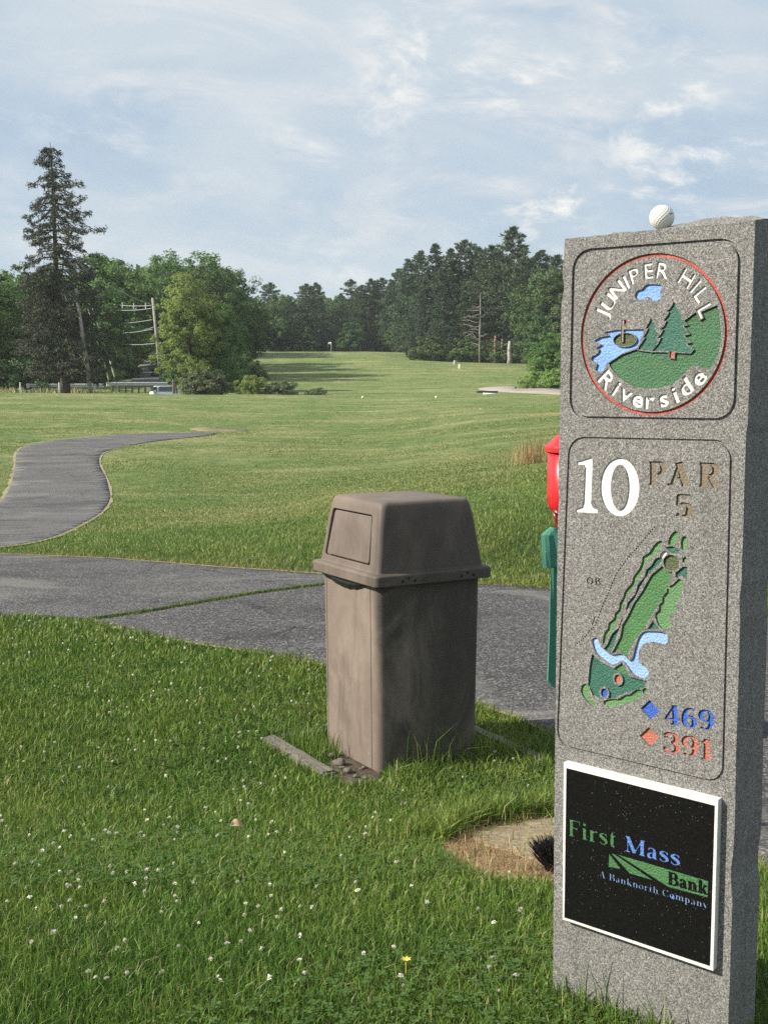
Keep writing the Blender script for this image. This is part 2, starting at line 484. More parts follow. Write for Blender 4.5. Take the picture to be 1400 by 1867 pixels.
def paint_mat(name, col, wear=0.12, rough=0.45):
    """paint laid in a sand-blasted recess: stippled, worn through to stone in places"""
    m, t, b = new_mat(name)
    oc = t.node('ShaderNodeTexCoord').outputs['Object']
    st = t.noise(oc, 260, 5, 0.6); big = t.noise(oc, 26, 4, 0.6)
    c = t.ramp(big, [(0.3, tuple(x * 0.84 for x in col)), (0.7, tuple(min(1, x * 1.12) for x in col))])
    wr = t.range(t.noise(oc, 300, 3, 0.7), 0.66 - wear * 0.4, 0.74 - wear * 0.3)
    c = t.mix(t.math('MULTIPLY', wr, 0.7), c, (0.30, 0.29, 0.27))
    t.put(b, 'Base Color', c); b.inputs['Roughness'].default_value = rough
    t.put(b, 'Normal', t.bump(st, 0.8, 0.004))
    return m
# ------------------------------------------------------------------ ground
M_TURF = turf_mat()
def build_ground():
    ang = np.concatenate([np.linspace(-180, -34, 60, endpoint=False), np.linspace(-34, 34, 330, endpoint=False), np.linspace(34, 180, 60, endpoint=False)])
    a = np.radians(ang)
    rad = np.exp(np.linspace(math.log(0.25), math.log(1500), 500))
    x = np.outer(rad, np.sin(a)); y = np.outer(rad, np.cos(a))
    z = H(x.ravel(), y.ravel())
    na, nr = len(a), len(rad)
    v = np.column_stack([x.ravel(), y.ravel(), z])
    v = np.vstack([v, [[0, 0, h1(0, 0.4)]]])
    i, j = np.meshgrid(np.arange(nr - 1), np.arange(na), indexing='ij')
    j2 = (j + 1) % na
    q = np.stack([i * na + j, i * na + j2, (i + 1) * na + j2, (i + 1) * na + j], -1).reshape(-1, 4)
    q = q[:, ::-1]
    jj = np.arange(na); c = len(v) - 1
    tri = np.stack([np.full(na, c), jj, (jj + 1) % na], -1)[:, ::-1]
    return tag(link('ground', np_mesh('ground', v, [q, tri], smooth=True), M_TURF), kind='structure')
build_ground()

def drape(name, poly, lift, mat, step=None, kind='structure', thick=0.05, jitter=0.0, seed=1):
    """a sheet over the ground inside a plan outline, with a small skirt at its rim"""
    rs = random.Random(seed)
    P = []
    for k in range(len(poly)):
        p, q = np.array(poly[k]), np.array(poly[(k + 1) % len(poly)])
        L = np.linalg.norm(q - p); dd = max(0.5 * (p[1] + q[1]), 2)
        st = (step or 0.25) * max(1, dd / 12)
        n = max(1, int(L / st))
        nrm = np.array([-(q - p)[1], (q - p)[0]]) / max(L, 1e-6)
        for i in range(n):
            jt = 0 if jitter == 0 else jitter * (mnoise.noise(Vector(((p + (q - p) * i / n)[0] * 4, (p + (q - p) * i / n)[1] * 4, seed))) + rs.uniform(-.4, .4))
            P.append(p + (q - p) * i / n + nrm * jt)
    P = np.array(P)
    lo, hi = P.min(0), P.max(0)
    pts = []
    y = lo[1]
    while y < hi[1]:
        st = (step or 0.25) * max(1, y / 12)
        xs = np.arange(lo[0], hi[0], st)
        pts += [(xx, y + 0.001 * (i % 3)) for i, xx in enumerate(xs)]
        y += st
    pts = np.array(pts) if pts else np.zeros((0, 2))
    if len(pts): pts = pts[inpoly(pts[:, 0], pts[:, 1], P)]
    nP = len(P)
    co = [Vector(p) for p in P] + [Vector(p) for p in pts]
    area = 0.5 * sum(P[i][0] * P[(i + 1) % nP][1] - P[(i + 1) % nP][0] * P[i][1] for i in range(nP))
    face = list(range(nP)) if area > 0 else list(range(nP))[::-1]
    v, e, f, ov, oe, of = delaunay_2d_cdt(co, [], [face], 0, 1e-5)
    f = [t for t, o in zip(f, of) if o]
    vx = np.array([(p[0], p[1]) for p in v])
    vz = H(vx[:, 0], vx[:, 1]) + lift
    bm = bmesh.new()
    bv = [bm.verts.new((x_, y_, z_)) for (x_, y_), z_ in zip(vx, vz)]
    for t in f:
        try: bm.faces.new([bv[i] for i in t])
        except ValueError: pass
    for fc in bm.faces:
        if fc.normal.z < 0: fc.normal_flip()
    be = [ed for ed in bm.edges if len(ed.link_faces) == 1]
    r = bmesh.ops.extrude_edge_only(bm, edges=be)
    for g in r['geom']:
        if isinstance(g, bmesh.types.BMVert): g.co.z -= thick
    bmesh.ops.delete(bm, geom=[x for x in bm.verts if not x.link_faces], context='VERTS')
    me = bpy.data.meshes.new(name); bm.to_mesh(me); bm.free()
    for p in me.polygons: p.use_smooth = True
    return tag(link(name, me, mat), kind=kind)

M_ASPH_A = asphalt_mat('worn_asphalt', (0.056, 0.056, 0.057), (0.088, 0.087, 0.086))
M_ASPH_B = asphalt_mat('coarse_asphalt', (0.044, 0.044, 0.045), (0.070, 0.069, 0.069))
M_STRAWSOIL = soil_mat('straw_soil', (0.11, 0.065, 0.036), (0.28, 0.185, 0.095), (0.44, 0.33, 0.19), 60)
M_SOIL = soil_mat('bare_soil', (0.035, 0.026, 0.018), (0.075, 0.055, 0.036), (0.13, 0.10, 0.07), 40)

far_edge = [(-260, 1000), (0, 1012), (200, 1020), (400, 1036), (580, 1048), (760, 1062), (890, 1070), (1010, 1078), (1200, 1098), (1400, 1125), (1640, 1165)]
seam = [(700, 1056), (630, 1065), (575, 1072), (460, 1087), (350, 1106), (250, 1123), (170, 1134)]
near_a = [(170, 1134), (130, 1128), (80, 1126), (0, 1125), (-260, 1122)]
near_b = [(1640, 1790), (1400, 1592), (1250, 1478), (1130, 1402), (1010, 1345), (940, 1312), (870, 1288), (720, 1250), (580, 1214), (480, 1195), (360, 1178), (260, 1158), (170, 1138)]
W_far = Gxy(far_edge); W_seam = Gxy(seam); W_na = Gxy(near_a); W_nb = Gxy(near_b)
kf = [i for i, p in enumerate(far_edge) if p[0] < 700]
PATH_A = [W_far[i] for i in kf] + W_seam + W_na[1:]
PATH_B = W_nb + W_seam[::-1] + [p for i, p in enumerate(W_far) if i not in kf] + [(3.3, 5.0), (3.25, 2.5), (3.2, -1.5), (1.0, -1.5)]
drape('cart_path', PATH_A, 0.014, M_ASPH_A, 0.2)
drape('cart_path', PATH_B, 0.018, M_ASPH_B, 0.2)
path2_px = [(-260, 1000), (0, 1000), (60, 991), (120, 973), (170, 947), (195, 926), (203, 905), (195, 872), (183, 846), (189, 827), (226, 815), (270, 807), (330, 800), (392, 793),
            (380, 789.5), (300, 790), (200, 794), (100, 803), (48, 813), (31, 826), (28, 850), (21, 880), (12, 900), (0, 916), (-60, 945), (-260, 985)]
PATH_2 = Gxy(path2_px)
P2 = catmull(PATH_2[1:25], 4)
PATH_2 = [PATH_2[0]] + P2 + [PATH_2[25]]
M_ASPH_C = asphalt_mat('pale_asphalt', (0.080, 0.079, 0.080), (0.135, 0.132, 0.128))
drape('cart_path', PATH_2, 0.012, M_ASPH_C, 0.15, thick=0.03)
drape('bare_ground', catmull(Gxy([(384, 787.5), (352, 784), (362, 779.5), (400, 780.5), (440, 784.5), (458, 787.5), (432, 788.5)]), 4, True), 0.010, soil_mat('worn_turf', (0.10, 0.085, 0.045), (0.20, 0.175, 0.085), (0.28, 0.25, 0.13), 3), 0.15, jitter=0.3, thick=0.03)

def strip(name, line, width, lift, mat, seed=3, fade=1.0):
    """ragged dry verge along a path edge"""
    rs = random.Random(seed); out_l = []; out_r = []
    L = []
    for p, q in zip(line, line[1:]):
        p, q = np.array(p), np.array(q); n = max(1, int(np.linalg.norm(q - p) / 0.12))
        L += [p + (q - p) * i / n for i in range(n)]
    L.append(np.array(line[-1]))
    bm = bmesh.new(); prev = None
    for i, p in enumerate(L):
        t = L[min(i + 1, len(L) - 1)] - L[max(i - 1, 0)]; t /= max(np.linalg.norm(t), 1e-6)
        n = np.array([-t[1], t[0]])
        s = 0.5 + 0.6 * mnoise.noise(Vector((p[0] * 1.3, p[1] * 1.3, seed)))
        wd = width * max(0.12, s) * (1 + 0.5 * rs.random())
        a, b = p - n * wd, p + n * wd * 0.45
        va = bm.verts.new((a[0], a[1], h1(*a) + lift)); vc = bm.verts.new((p[0], p[1], h1(*p) + lift + 0.006)); vb = bm.verts.new((b[0], b[1], h1(*b) + lift))
        if prev:
            bm.faces.new((prev[0], prev[1], vc, va)); bm.faces.new((prev[1], prev[2], vb, vc))
        prev = (va, vc, vb)
    return tag(link(name, bm_mesh(name, bm, True), mat), kind='structure')
M_VERGE = soil_mat('verge_soil', (0.14, 0.115, 0.06), (0.29, 0.25, 0.14), (0.42, 0.37, 0.24), 60)
strip('dry_verge', W_far, 0.035, 0.012, M_VERGE, 3)
strip('dry_verge', PATH_2[1:][:38], 0.05, 0.010, M_VERGE, 5)
strip('dry_verge', PATH_2[62:100], 0.08, 0.010, M_VERGE, 6)
strip('dry_verge', W_nb[::-1], 0.02, 0.013, M_VERGE, 7)
strip('grassy_joint', W_seam, 0.035, 0.026, M_TURF, 8)

dirt_px = [(806, 1548), (835, 1525), (870, 1510), (930, 1500), (1010, 1490), (1110, 1482), (1170, 1560), (1110, 1640), (1010, 1612), (930, 1610), (880, 1598), (840, 1580)]
DIRT = catmull(Gxy(dirt_px), 4, True)
drape('dirt_patch', DIRT, 0.005, M_STRAWSOIL, 0.05, jitter=0.035)
SLAB = catmull(Gxy([(868, 1522), (930, 1508), (1010, 1496), (1090, 1492), (1120, 1540), (1060, 1572), (980, 1580), (950, 1556), (905, 1548)]), 4, True)
M_CONC = soil_mat('sandy_concrete', (0.16, 0.115, 0.065), (0.33, 0.265, 0.17), (0.43, 0.36, 0.25), 38)
drape('concrete_pad', SLAB, 0.0085, M_CONC, 0.04, jitter=0.035, seed=4)
BARE = catmull(Gxy([(600, 1395), (640, 1380), (690, 1405), (700, 1425), (660, 1432), (622, 1424)]), 4, True)
drape('bare_soil', BARE, 0.008, M_SOIL, 0.05, jitter=0.012, seed=6)
# far-off sandy cart path by the shrubs
SAND = Gxy([(872, 710), (905, 706.5), (955, 706), (1010, 710), (1060, 713), (1110, 717), (1110, 722), (1040, 720), (985, 718), (940, 716), (905, 713.5)])
M_SAND = soil_mat('far_gravel', (0.20, 0.175, 0.15), (0.28, 0.25, 0.22), (0.36, 0.33, 0.29), 3)
drape('gravel_path', catmull(SAND, 4, True), 0.10, M_SAND, 0.3, thick=0.3)

# ------------------------------------------------------------------ stone marker
Ux, Un = 0.755, 0.656
Uv = Vector((Ux, -Un, 0)); Nv = Vector((Un, Ux, 0))
Redge = Vector((0.5879, 2.035, 0)); PW = 0.354; PT = 0.108
PO = Redge - Uv * PW
PO.z = h1(PO.x, PO.y)
p_rot = math.atan2(-Un, Ux)
def face_ab(px, py, off=0.0):
    r = ray(px, py); E = Vector((0, 0, EYE))
    t = Nv.dot(PO - Nv * off - E) / Nv.dot(r)
    p = E + r * t - PO
    return (p.dot(Uv), p.z)
def c3(x, y): return (1010 + .27857 * x, 360 + .27851 * y)
def c4(x, y): return (980 + .34826 * x, 770 + .34815 * y)
def c5(x, y): return (980 + .3 * x, 1360 + .3 * y)
def fm(pts, c, off=0.0): return [face_ab(*c(*p), off) for p in pts]

class Carve:
    """a flat face cut into regions of different depth; later shapes win"""
    def __init__(self): self.sh = []
    def add(self, polys, depth, key):
        def hull(p):
            if len(p) != 4: return p
            cx_ = sum(q[0] for q in p) / 4; cy_ = sum(q[1] for q in p) / 4
            q = sorted(set(p), key=lambda v: math.atan2(v[1] - cy_, v[0] - cx_))
            if len(q) < 3: return []
            out = []
            for i in range(len(q)):
                a, o, b = q[i - 1], q[i], q[(i + 1) % len(q)]
                if (o[0] - a[0]) * (b[1] - o[1]) - (o[1] - a[1]) * (b[0] - o[0]) > 1e-10: out.append(o)
            return out if len(out) > 2 else []
        self.sh.append(([hull(p) if quad else p for p, quad in ((p, len(p) == 4) for p in polys)], depth, key))
    def solve(self, eps=4e-6):
        co = []; faces = []; owner = []
        for si, (polys, d, k) in enumerate(self.sh):
            for p in polys:
                q = []
                for pt in p:
                    if not q or abs(pt[0] - q[-1][0]) + abs(pt[1] - q[-1][1]) > 1e-5: q.append(pt)
                if len(q) > 2 and abs(q[0][0] - q[-1][0]) + abs(q[0][1] - q[-1][1]) < 1e-5: q.pop()
                if len(q) < 3: continue
                ar = sum(q[i][0] * q[(i + 1) % len(q)][1] - q[(i + 1) % len(q)][0] * q[i][1] for i in range(len(q)))
                if abs(ar) < 1e-9: continue
                if ar < 0: q = q[::-1]
                b = len(co); co += [Vector(x) for x in q]
                faces.append(list(range(b, b + len(q)))); owner.append(si)
        edges = [(f[k], f[(k + 1) % len(f)]) for f in faces for k in range(len(f))]
        v, e, f, *_ = delaunay_2d_cdt(co, edges, [], 0, eps)
        cen = np.array([[sum(v[i][0] for i in t) / len(t), sum(v[i][1] for i in t) / len(t)] for t in f])
        own = np.full(len(f), -1)
        inb = np.zeros(len(f), bool)
        for fi, si in zip(faces, owner):
            P_ = np.array([co[i][:] for i in fi]); lo = P_.min(0); hi = P_.max(0)
            k = np.where((cen[:, 0] >= lo[0]) & (cen[:, 0] <= hi[0]) & (cen[:, 1] >= lo[1]) & (cen[:, 1] <= hi[1]))[0]
            if not len(k): continue
            k = k[inpoly(cen[k, 0], cen[k, 1], P_)]
            own[k] = np.maximum(own[k], si)
            if si == 0: inb[k] = True
        tris = [t for t, g in zip(f, inb) if g]; reg = [int(o) for o, g in zip(own, inb) if g]
        return v, tris, reg
    def build(self):
        """-> {key: (verts, faces)} in (a, depth, b); walls go to the key 'stone'; rim = outline edges"""
        v, tris, reg = self.solve()
        out = {}; idx = {}
        def vid(key, i, d):
            k = (key, i, round(d, 6))
            if k not in idx:
                V, Fc = out.setdefault(key, ([], []))
                idx[k] = len(V); V.append((v[i][0], d, v[i][1]))
            return idx[k]
        ed = {}
        for t, r in zip(tris, reg):
            _, d, key = self.sh[r]
            out.setdefault(key, ([], []))
            out[key][1].append([vid(key, i, d) for i in t])
            for a, b in zip(t, list(t[1:]) + [t[0]]): ed.setdefault((min(a, b), max(a, b)), []).append(((a, b), r))
        rim = []
        base = self.sh[0][2]
        for lst in ed.values():
            if len(lst) == 1:
                (a, b), r = lst[0]; rim.append((v[a], v[b], self.sh[r][1])); continue
            (a, b), r0 = lst[0]; r1 = lst[1][1]
            d0, d1 = self.sh[r0][1], self.sh[r1][1]
            if abs(d0 - d1) > 1e-6:
                f_ = [vid(base, a, d0), vid(base, b, d0), vid(base, b, d1), vid(base, a, d1)]
                out[base][1].append(f_)
        return out, rim

def stroke(line, w, closed=False):
    """polyline -> list of convex quads (+ joint fans) of width w (number or per-vertex list)"""
    P = [np.array(p, float) for p in line]
    n = len(P); W = w if isinstance(w, (list, tuple, np.ndarray)) else [w] * n
    polys = []
    segs = range(n) if closed else range(n - 1)
    nr = []
    for i in range(n):
        if closed: a, b = P[i - 1], P[(i + 1) % n]
        else: a, b = P[max(i - 1, 0)], P[min(i + 1, n - 1)]
        t = b - a; t = t / max(np.linalg.norm(t), 1e-9)
        k = np.array([-t[1], t[0]])
        if (closed or 0 < i < n - 1):
            e = P[(i + 1) % n] - P[i]; e = e / max(np.linalg.norm(e), 1e-9)
            c = abs(np.dot(e, t)); k = k / max(c, 0.55)
        nr.append(k)
    for i in segs:
        j = (i + 1) % n
        polys.append([tuple(P[i] - nr[i] * W[i] / 2), tuple(P[j] - nr[j] * W[j] / 2), tuple(P[j] + nr[j] * W[j] / 2), tuple(P[i] + nr[i] * W[i] / 2)])
    return polys
def ellipse(c, rx, ry, n=28, rot=0.0, a0=0.0):
    out = []
    for k in range(n):
        a = 2 * math.pi * k / n
        x, y = rx * math.cos(a), ry * math.sin(a)
        out.append((c[0] + x * math.cos(rot) - y * math.sin(rot), c[1] + x * math.sin(rot) + y * math.cos(rot)))
    return out
def annulus(c, rx, ry, w_, n=96):
    o = ellipse(c, rx, ry, n); i = ellipse(c, rx - w_, ry - w_, n)
    return [[o[k], o[(k + 1) % n], i[(k + 1) % n], i[k]] for k in range(n)]

# ---- serif letters made of strokes: unit cap height
TK, TN = 0.19, 0.075
def sf(x0, x1, y): return ([(x0, y), (x1, y)], TN)            # flat serif bar
def cv(pts, ws, n=5):
    k = catmull([(a, b, c) for (a, b), c in zip(pts, ws)], n)
    return ([(p[0], p[1]) for p in k], [max(0.02, p[2]) for p in k])
def bowl(cx_, cy_, rx, ry, tk=TK, tn=TN, a0=0, a1=360, n=28):
    pts = []; ws = []
    for k in range(n + 1):
        a = math.radians(a0 + (a1 - a0) * k / n)
        pts.append((cx_ + rx * math.cos(a), cy_ + ry * math.sin(a))); ws.append(tn + (tk - tn) * abs(math.cos(a)) ** 1.4)
    return (pts, ws)
GL = {
 'F': (0.74, [([(.2, 0), (.2, 1)], TK), sf(.04, .38, .037), ([(.04, .963), (.70, .963)], TN), ([(.67, .98), (.67, .74)], TN), ([(.2, .52), (.52, .52)], TN), ([(.52, .64), (.52, .40)], TN)]),
 'i': (0.40, [([(.2, 0), (.2, .68)], TK), sf(.04, .37, .037), ([(.05, .645), (.2, .645)], TN), ([(.2, .80), (.2, .98)], .19)]),
 'r': (0.56, [([(.19, 0), (.19, .68)], TK), sf(.04, .37, .037), ([(.05, .645), (.2, .645)], TN), cv([(.24, .40), (.32, .58), (.42, .64), (.5, .58)], [.06, .07, .10, .15])]),
 's': (0.54, [cv([(.45, .50), (.38, .63), (.26, .65), (.13, .58), (.13, .47), (.26, .38), (.40, .29), (.43, .17), (.32, .05), (.18, .04), (.07, .18)], [.06, .06, .08, .15, .17, .18, .17, .15, .08, .06, .06]), ([(.45, .66), (.45, .46)], .05), ([(.075, .02), (.075, .22)], .05)]),
 't': (0.44, [cv([(.2, .86), (.2, .5), (.2, .16), (.27, .05), (.40, .09)], [.10, TK, TK, .10, .04]), ([(.05, .645), (.40, .645)], TN)]),
 'M': (1.10, [([(.17, 0), (.17, 1)], TN), ([(.16, 1), (.53, .03)], TK), ([(.53, .05), (.90, .98)], TN), ([(.91, 0), (.91, 1)], TK), sf(.03, .31, .037), sf(.75, 1.07, .037), sf(.03, .2, .963), sf(.9, 1.07, .963)]),
 'a': (0.60, [cv([(.10, .50), (.18, .63), (.32, .64), (.41, .52), (.41, .2), (.45, .06), (.56, .05)], [.13, .08, .08, .15, TK, .13, .05]), cv([(.41, .38), (.24, .35), (.12, .22), (.16, .06), (.28, .05), (.40, .18)], [.06, .08, .15, .15, .07, .06])]),
 'B': (0.80, [([(.2, 0), (.2, 1)], TK), sf(.04, .4, .037), sf(.04, .4, .963), bowl(.42, .755, .20, .21, TK, TN, 90, -90), bowl(.44, .27, .25, .235, TK, TN, 90, -90), ([(.2, .963), (.42, .963)], TN), ([(.2, .525), (.45, .525)], TN), ([(.2, .037), (.44, .037)], TN)]),
 'P': (0.76, [([(.2, 0), (.2, 1)], TK), sf(.04, .4, .037), sf(.04, .4, .963), bowl(.42, .715, .24, .25, TK, TN, 90, -90), ([(.2, .963), (.42, .963)], TN), ([(.2, .47), (.42, .47)], TN)]),
 'R': (0.84, [([(.2, 0), (.2, 1)], TK), sf(.04, .4, .037), sf(.04, .4, .963), bowl(.42, .735, .23, .23, TK, TN, 90, -90), ([(.2, .963), (.42, .963)], TN), ([(.2, .5), (.42, .5)], TN), ([(.44, .48), (.68, .03)], TK), sf(.6, .84, .037)]),
 'n': (0.72, [([(.19, 0), (.19, .68)], TK), sf(.04, .34, .037), ([(.05, .645), (.2, .645)], TN), cv([(.24, .46), (.34, .62), (.46, .62), (.53, .48), (.53, .2), (.53, 0)], [.06, .08, .12, TK, TK, TK]), sf(.40, .68, .037)]),
 'k': (0.72, [([(.19, 0), (.19, 1)], TK), sf(.04, .34, .037), sf(.04, .2, .963), ([(.22, .28), (.54, .64)], TN), sf(.42, .66, .645), ([(.34, .42), (.56, .03)], TK), sf(.42, .70, .037)]),
 'h': (0.72, [([(.19, 0), (.19, 1)], TK), sf(.04, .34, .037), sf(.04, .2, .963), cv([(.24, .46), (.34, .62), (.46, .62), (.53, .48), (.53, .2), (.53, 0)], [.06, .08, .12, TK, TK, TK]), sf(.40, .68, .037)]),
 'm': (1.06, [([(.19, 0), (.19, .68)], TK), sf(.04, .32, .037), ([(.05, .645), (.2, .645)], TN), cv([(.24, .46), (.34, .62), (.46, .62), (.53, .48), (.53, .2), (.53, 0)], [.06, .08, .12, TK, TK, TK]), sf(.42, .64, .037), cv([(.58, .46), (.68, .62), (.80, .62), (.87, .48), (.87, .2), (.87, 0)], [.06, .08, .12, TK, TK, TK]), sf(.75, 1.02, .037)]),
 'o': (0.64, [bowl(.32, .34, .21, .30)]),
 'O': (0.92, [bowl(.46, .5, .33, .46)]),
 'C': (0.86, [bowl(.47, .5, .33, .46, TK, TN, 38, 322), ([(.74, .66), (.74, .98)], TN), ([(.74, .02), (.74, .32)], .05)]),
 'p': (0.70, [([(.19, -.3), (.19, .68)], TK), sf(.04, .36, -.26), ([(.05, .645), (.2, .645)], TN), bowl(.34, .34, .20, .30, TK, TN, 150, -150)]),
 'y': (0.66, [([(.14, .66), (.36, .05)], TK), ([(.54, .66), (.36, .05), (.26, -.22), (.12, -.26)], TN), sf(.02, .3, .645), sf(.42, .66, .645), ([(.10, -.18), (.10, -.3)], .12)]),
 'A': (0.88, [([(.44, .98), (.18, .03)], TN), ([(.43, 1.0), (.68, .0)], TK), ([(.26, .32), (.60, .32)], TN), sf(.03, .32, .037), sf(.52, .86, .037)]),
 '1': (0.56, [([(.29, 0), (.29, 1)], .2), sf(.08, .52, .037), ([(.08, .80), (.29, .93)], .10)]),
 '4': (0.74, [([(.48, 0), (.48, 1)], TK), ([(.45, .98), (.07, .30)], TN), ([(.04, .285), (.70, .285)], .09), sf(.30, .66, .037)]),
 '6': (0.70, [bowl(.35, .30, .22, .265), cv([(.58, .88), (.42, .955), (.24, .86), (.14, .62), (.13, .34)], [.12, .07, .11, .18, TK])]),
 '9': (0.70, [bowl(.35, .70, .22, .265), cv([(.12, .12), (.28, .045), (.46, .14), (.56, .38), (.57, .66)], [.12, .07, .11, .18, TK])]),
 '3': (0.68, [bowl(.30, .745, .22, .22, TK, TN, 165, -90), bowl(.30, .275, .25, .24, TK, TN, 90, -165), ([(.10, .78), (.10, .70)], .13), ([(.08, .26), (.08, .18)], .13)]),
 '5': (0.66, [([(.14, .95), (.54, .95)], .10), ([(.16, .98), (.13, .52)], .075), cv([(.13, .50), (.30, .60), (.48, .52), (.53, .32), (.44, .10), (.26, .045), (.10, .12)], [.06, .08, .13, TK, .13, .075, .12])]),
 ' ': (0.34, []),
}
def serif(text, p0, p1, cap, cspace=0.02, bold=1.0):
    """stroke text from baseline point p0 to p1 in face space, cap height in metres"""
    adv = sum(GL[ch][0] + cspace for ch in text)
    p0 = np.array(p0); p1 = np.array(p1); ex = (p1 - p0) / adv
    L = np.linalg.norm(ex); ey = np.array([-ex[1], ex[0]]) / L * cap
    polys = []; x = 0
    for ch in text:
        a, strokes = GL[ch]
        for ln, wd in strokes:
            loc = [(x + px_, py_) for px_, py_ in ln]
            for q in stroke(loc, wd * bold if isinstance(wd, (int, float)) else [k * bold for k in wd]):
                polys.append([tuple(p0 + ex * u + ey * v_) for u, v_ in q])
        x += a + cspace
    return polys
def sans(ch, bold=0.0):
    """outline triangles of one letter of the built-in sans face, unit cap height, centred in x"""
    cu = bpy.data.curves.new('t', 'FONT'); cu.body = ch; cu.size = 1.0; cu.offset = bold; cu.resolution_u = 3
    o = bpy.data.objects.new('t', cu); COL.objects.link(o)
    dg = bpy.context.evaluated_depsgraph_get(); dg.update()
    me = bpy.data.meshes.new_from_object(o.evaluated_get(dg))
    vs = np.array([v.co[:2] for v in me.vertices]); fs = [list(p.vertices) for p in me.polygons]
    bpy.data.objects.remove(o); bpy.data.curves.remove(cu); bpy.data.meshes.remove(me)
    vs = vs / 0.728
    vs[:, 0] -= 0.5 * (vs[:, 0].min() + vs[:, 0].max())
    return [[tuple(vs[i]) for i in f] for f in fs]
def place_sans(ch, c, ang, cap, sx=1.0, bold=0.0, mid=0.5):
    ca, sa = math.cos(ang), math.sin(ang); out = []
    for f in sans(ch, bold):
        out.append([(c[0] + (x * sx * ca - (y - mid) * sa) * cap, c[1] + (x * sx * sa + (y - mid) * ca) * cap) for x, y in f])
    return out

MS = granite_mat('granite')
PAINT = {
 'white': paint_mat('white_paint', (0.80, 0.79, 0.74), 0.10), 'red': paint_mat('red_paint', (0.40, 0.075, 0.055)),
 'green': paint_mat('green_paint', (0.035, 0.125, 0.048), 0.05), 'teal': paint_mat('teal_paint', (0.022, 0.115, 0.078), 0.06),
 'sky': paint_mat('sky_blue_paint', (0.19, 0.36, 0.74), 0.08), 'fair': paint_mat('fairway_paint', (0.055, 0.165, 0.05), 0.06),
 'leaf': paint_mat('leaf_paint', (0.10, 0.23, 0.085), 0.14), 'olive': paint_mat('olive_paint', (0.065, 0.09, 0.026), 0.06),
 'blue': paint_mat('blue_paint', (0.025, 0.10, 0.46), 0.06), 'rust': paint_mat('faded_red_paint', (0.42, 0.13, 0.085), 0.14),
 'brown': paint_mat('faded_brown_paint', (0.19, 0.15, 0.10), 0.25, 0.8), 'dark': paint_mat('dark_cut', (0.06, 0.06, 0.058), 0.0, 0.9),
 'pole': paint_mat('pole_paint', (0.45, 0.32, 0.26), 0.1), 'palewater': paint_mat('pale_blue_paint', (0.27, 0.44, 0.76), 0.08),
}
CV = Carve()
outl = [(70, 270), (60, 420), (54, 440), (55, 470), (52, 600), (46, 680), (42, 1000), (39, 1300), (35, 1508)]
left_edge = [c3(*p) for p in outl] + [c4(108, 300), c4(103, 600), c4(99, 1000), c4(94, 1400), c5(102, 250), c5(99, 600), c5(96, 1000), c5(92, 1540), (1005, 2010)]
right_edge = [(1321.5, 2010), c5(1155, 1690), c5(1166, 1400), c5(1175, 1100), c5(1185, 800), c5(1195, 500), c5(1203, 100), c4(1045, 1500), c4(1053, 1200), c4(1060, 1000), c4(1075, 500), c4(1088, 60), c3(1262, 1490), c3(1272, 1300), c3(1285, 1000), c3(1294, 750), c3(1300, 550), c3(1308, 300), c3(1313, 150)]
top_edge = [c3(*p) for p in ((1240, 157), (1150, 164), (1080, 172), (1010, 180), (940, 186), (870, 191), (820, 198), (760, 202), (690, 210), (640, 213), (560, 222), (480, 228), (400, 238), (330, 246), (250, 254), (180, 262), (120, 267))]
OUT0 = [face_ab(*p) for p in left_edge + right_edge + top_edge]
OUT = []
for i_, p_ in enumerate(OUT0):
    q_ = OUT0[(i_ + 1) % len(OUT0)]; L_ = math.hypot(q_[0] - p_[0], q_[1] - p_[1]); n_ = max(1, int(L_ / 0.011))
    for k_ in range(n_):
        t_ = k_ / n_; a_, b__ = p_[0] + (q_[0] - p_[0]) * t_, p_[1] + (q_[1] - p_[1]) * t_
        ch = mnoise.noise(Vector((a_ * 40, b__ * 34, 2.0))); ch2 = max(0.0, mnoise.noise(Vector((a_ * 9, b__ * 13, 7.0))) - 0.30)
        cx__ = PW / 2; s_ = 1 if a_ > cx__ else -1
        if k_ or True:
            if abs(a_ - cx__) > PW * .42: a_ -= s_ * (0.0006 * ch + 0.009 * ch2)
            elif b__ > 1: b__ += 0.0016 * ch - 0.006 * ch2
        OUT.append((a_, b__))
CV.add([OUT], 0.0, 'stone')
def rrect_line(cs, r=0.018):
    """closed rounded line through four corners (TL, TR, BR, BL)"""
    P = [np.array(c) for c in cs]; out = []
    for i in range(4):
        p, a, b = P[i], P[i - 1], P[(i + 1) % 4]
        ua = (a - p) / np.linalg.norm(a - p); ub = (b - p) / np.linalg.norm(b - p)
        s, e = p + ua * r, p + ub * r
        for k in range(9):
            t = k / 8
            out.append(tuple((1 - t) ** 2 * s + 2 * t * (1 - t) * (p + (s - p) * 0.1 + (e - p) * 0.1) * 1.0 + t * t * e))
    return out
g1 = rrect_line(fm([(128, 352), (1214, 270), (1178, 1458), (104, 1440)], c3), 0.034)
CV.add(stroke(g1, 0.0054, True), 0.0042, 'stone')
g2 = rrect_line([face_ab(*c4(165, 80)), face_ab(*c4(1012, 98)), face_ab(*c5(1122, 232)), face_ab(*c5(118, -8))], 0.030)
CV.add(stroke(g2, 0.0040, True), 0.0032, 'stone')
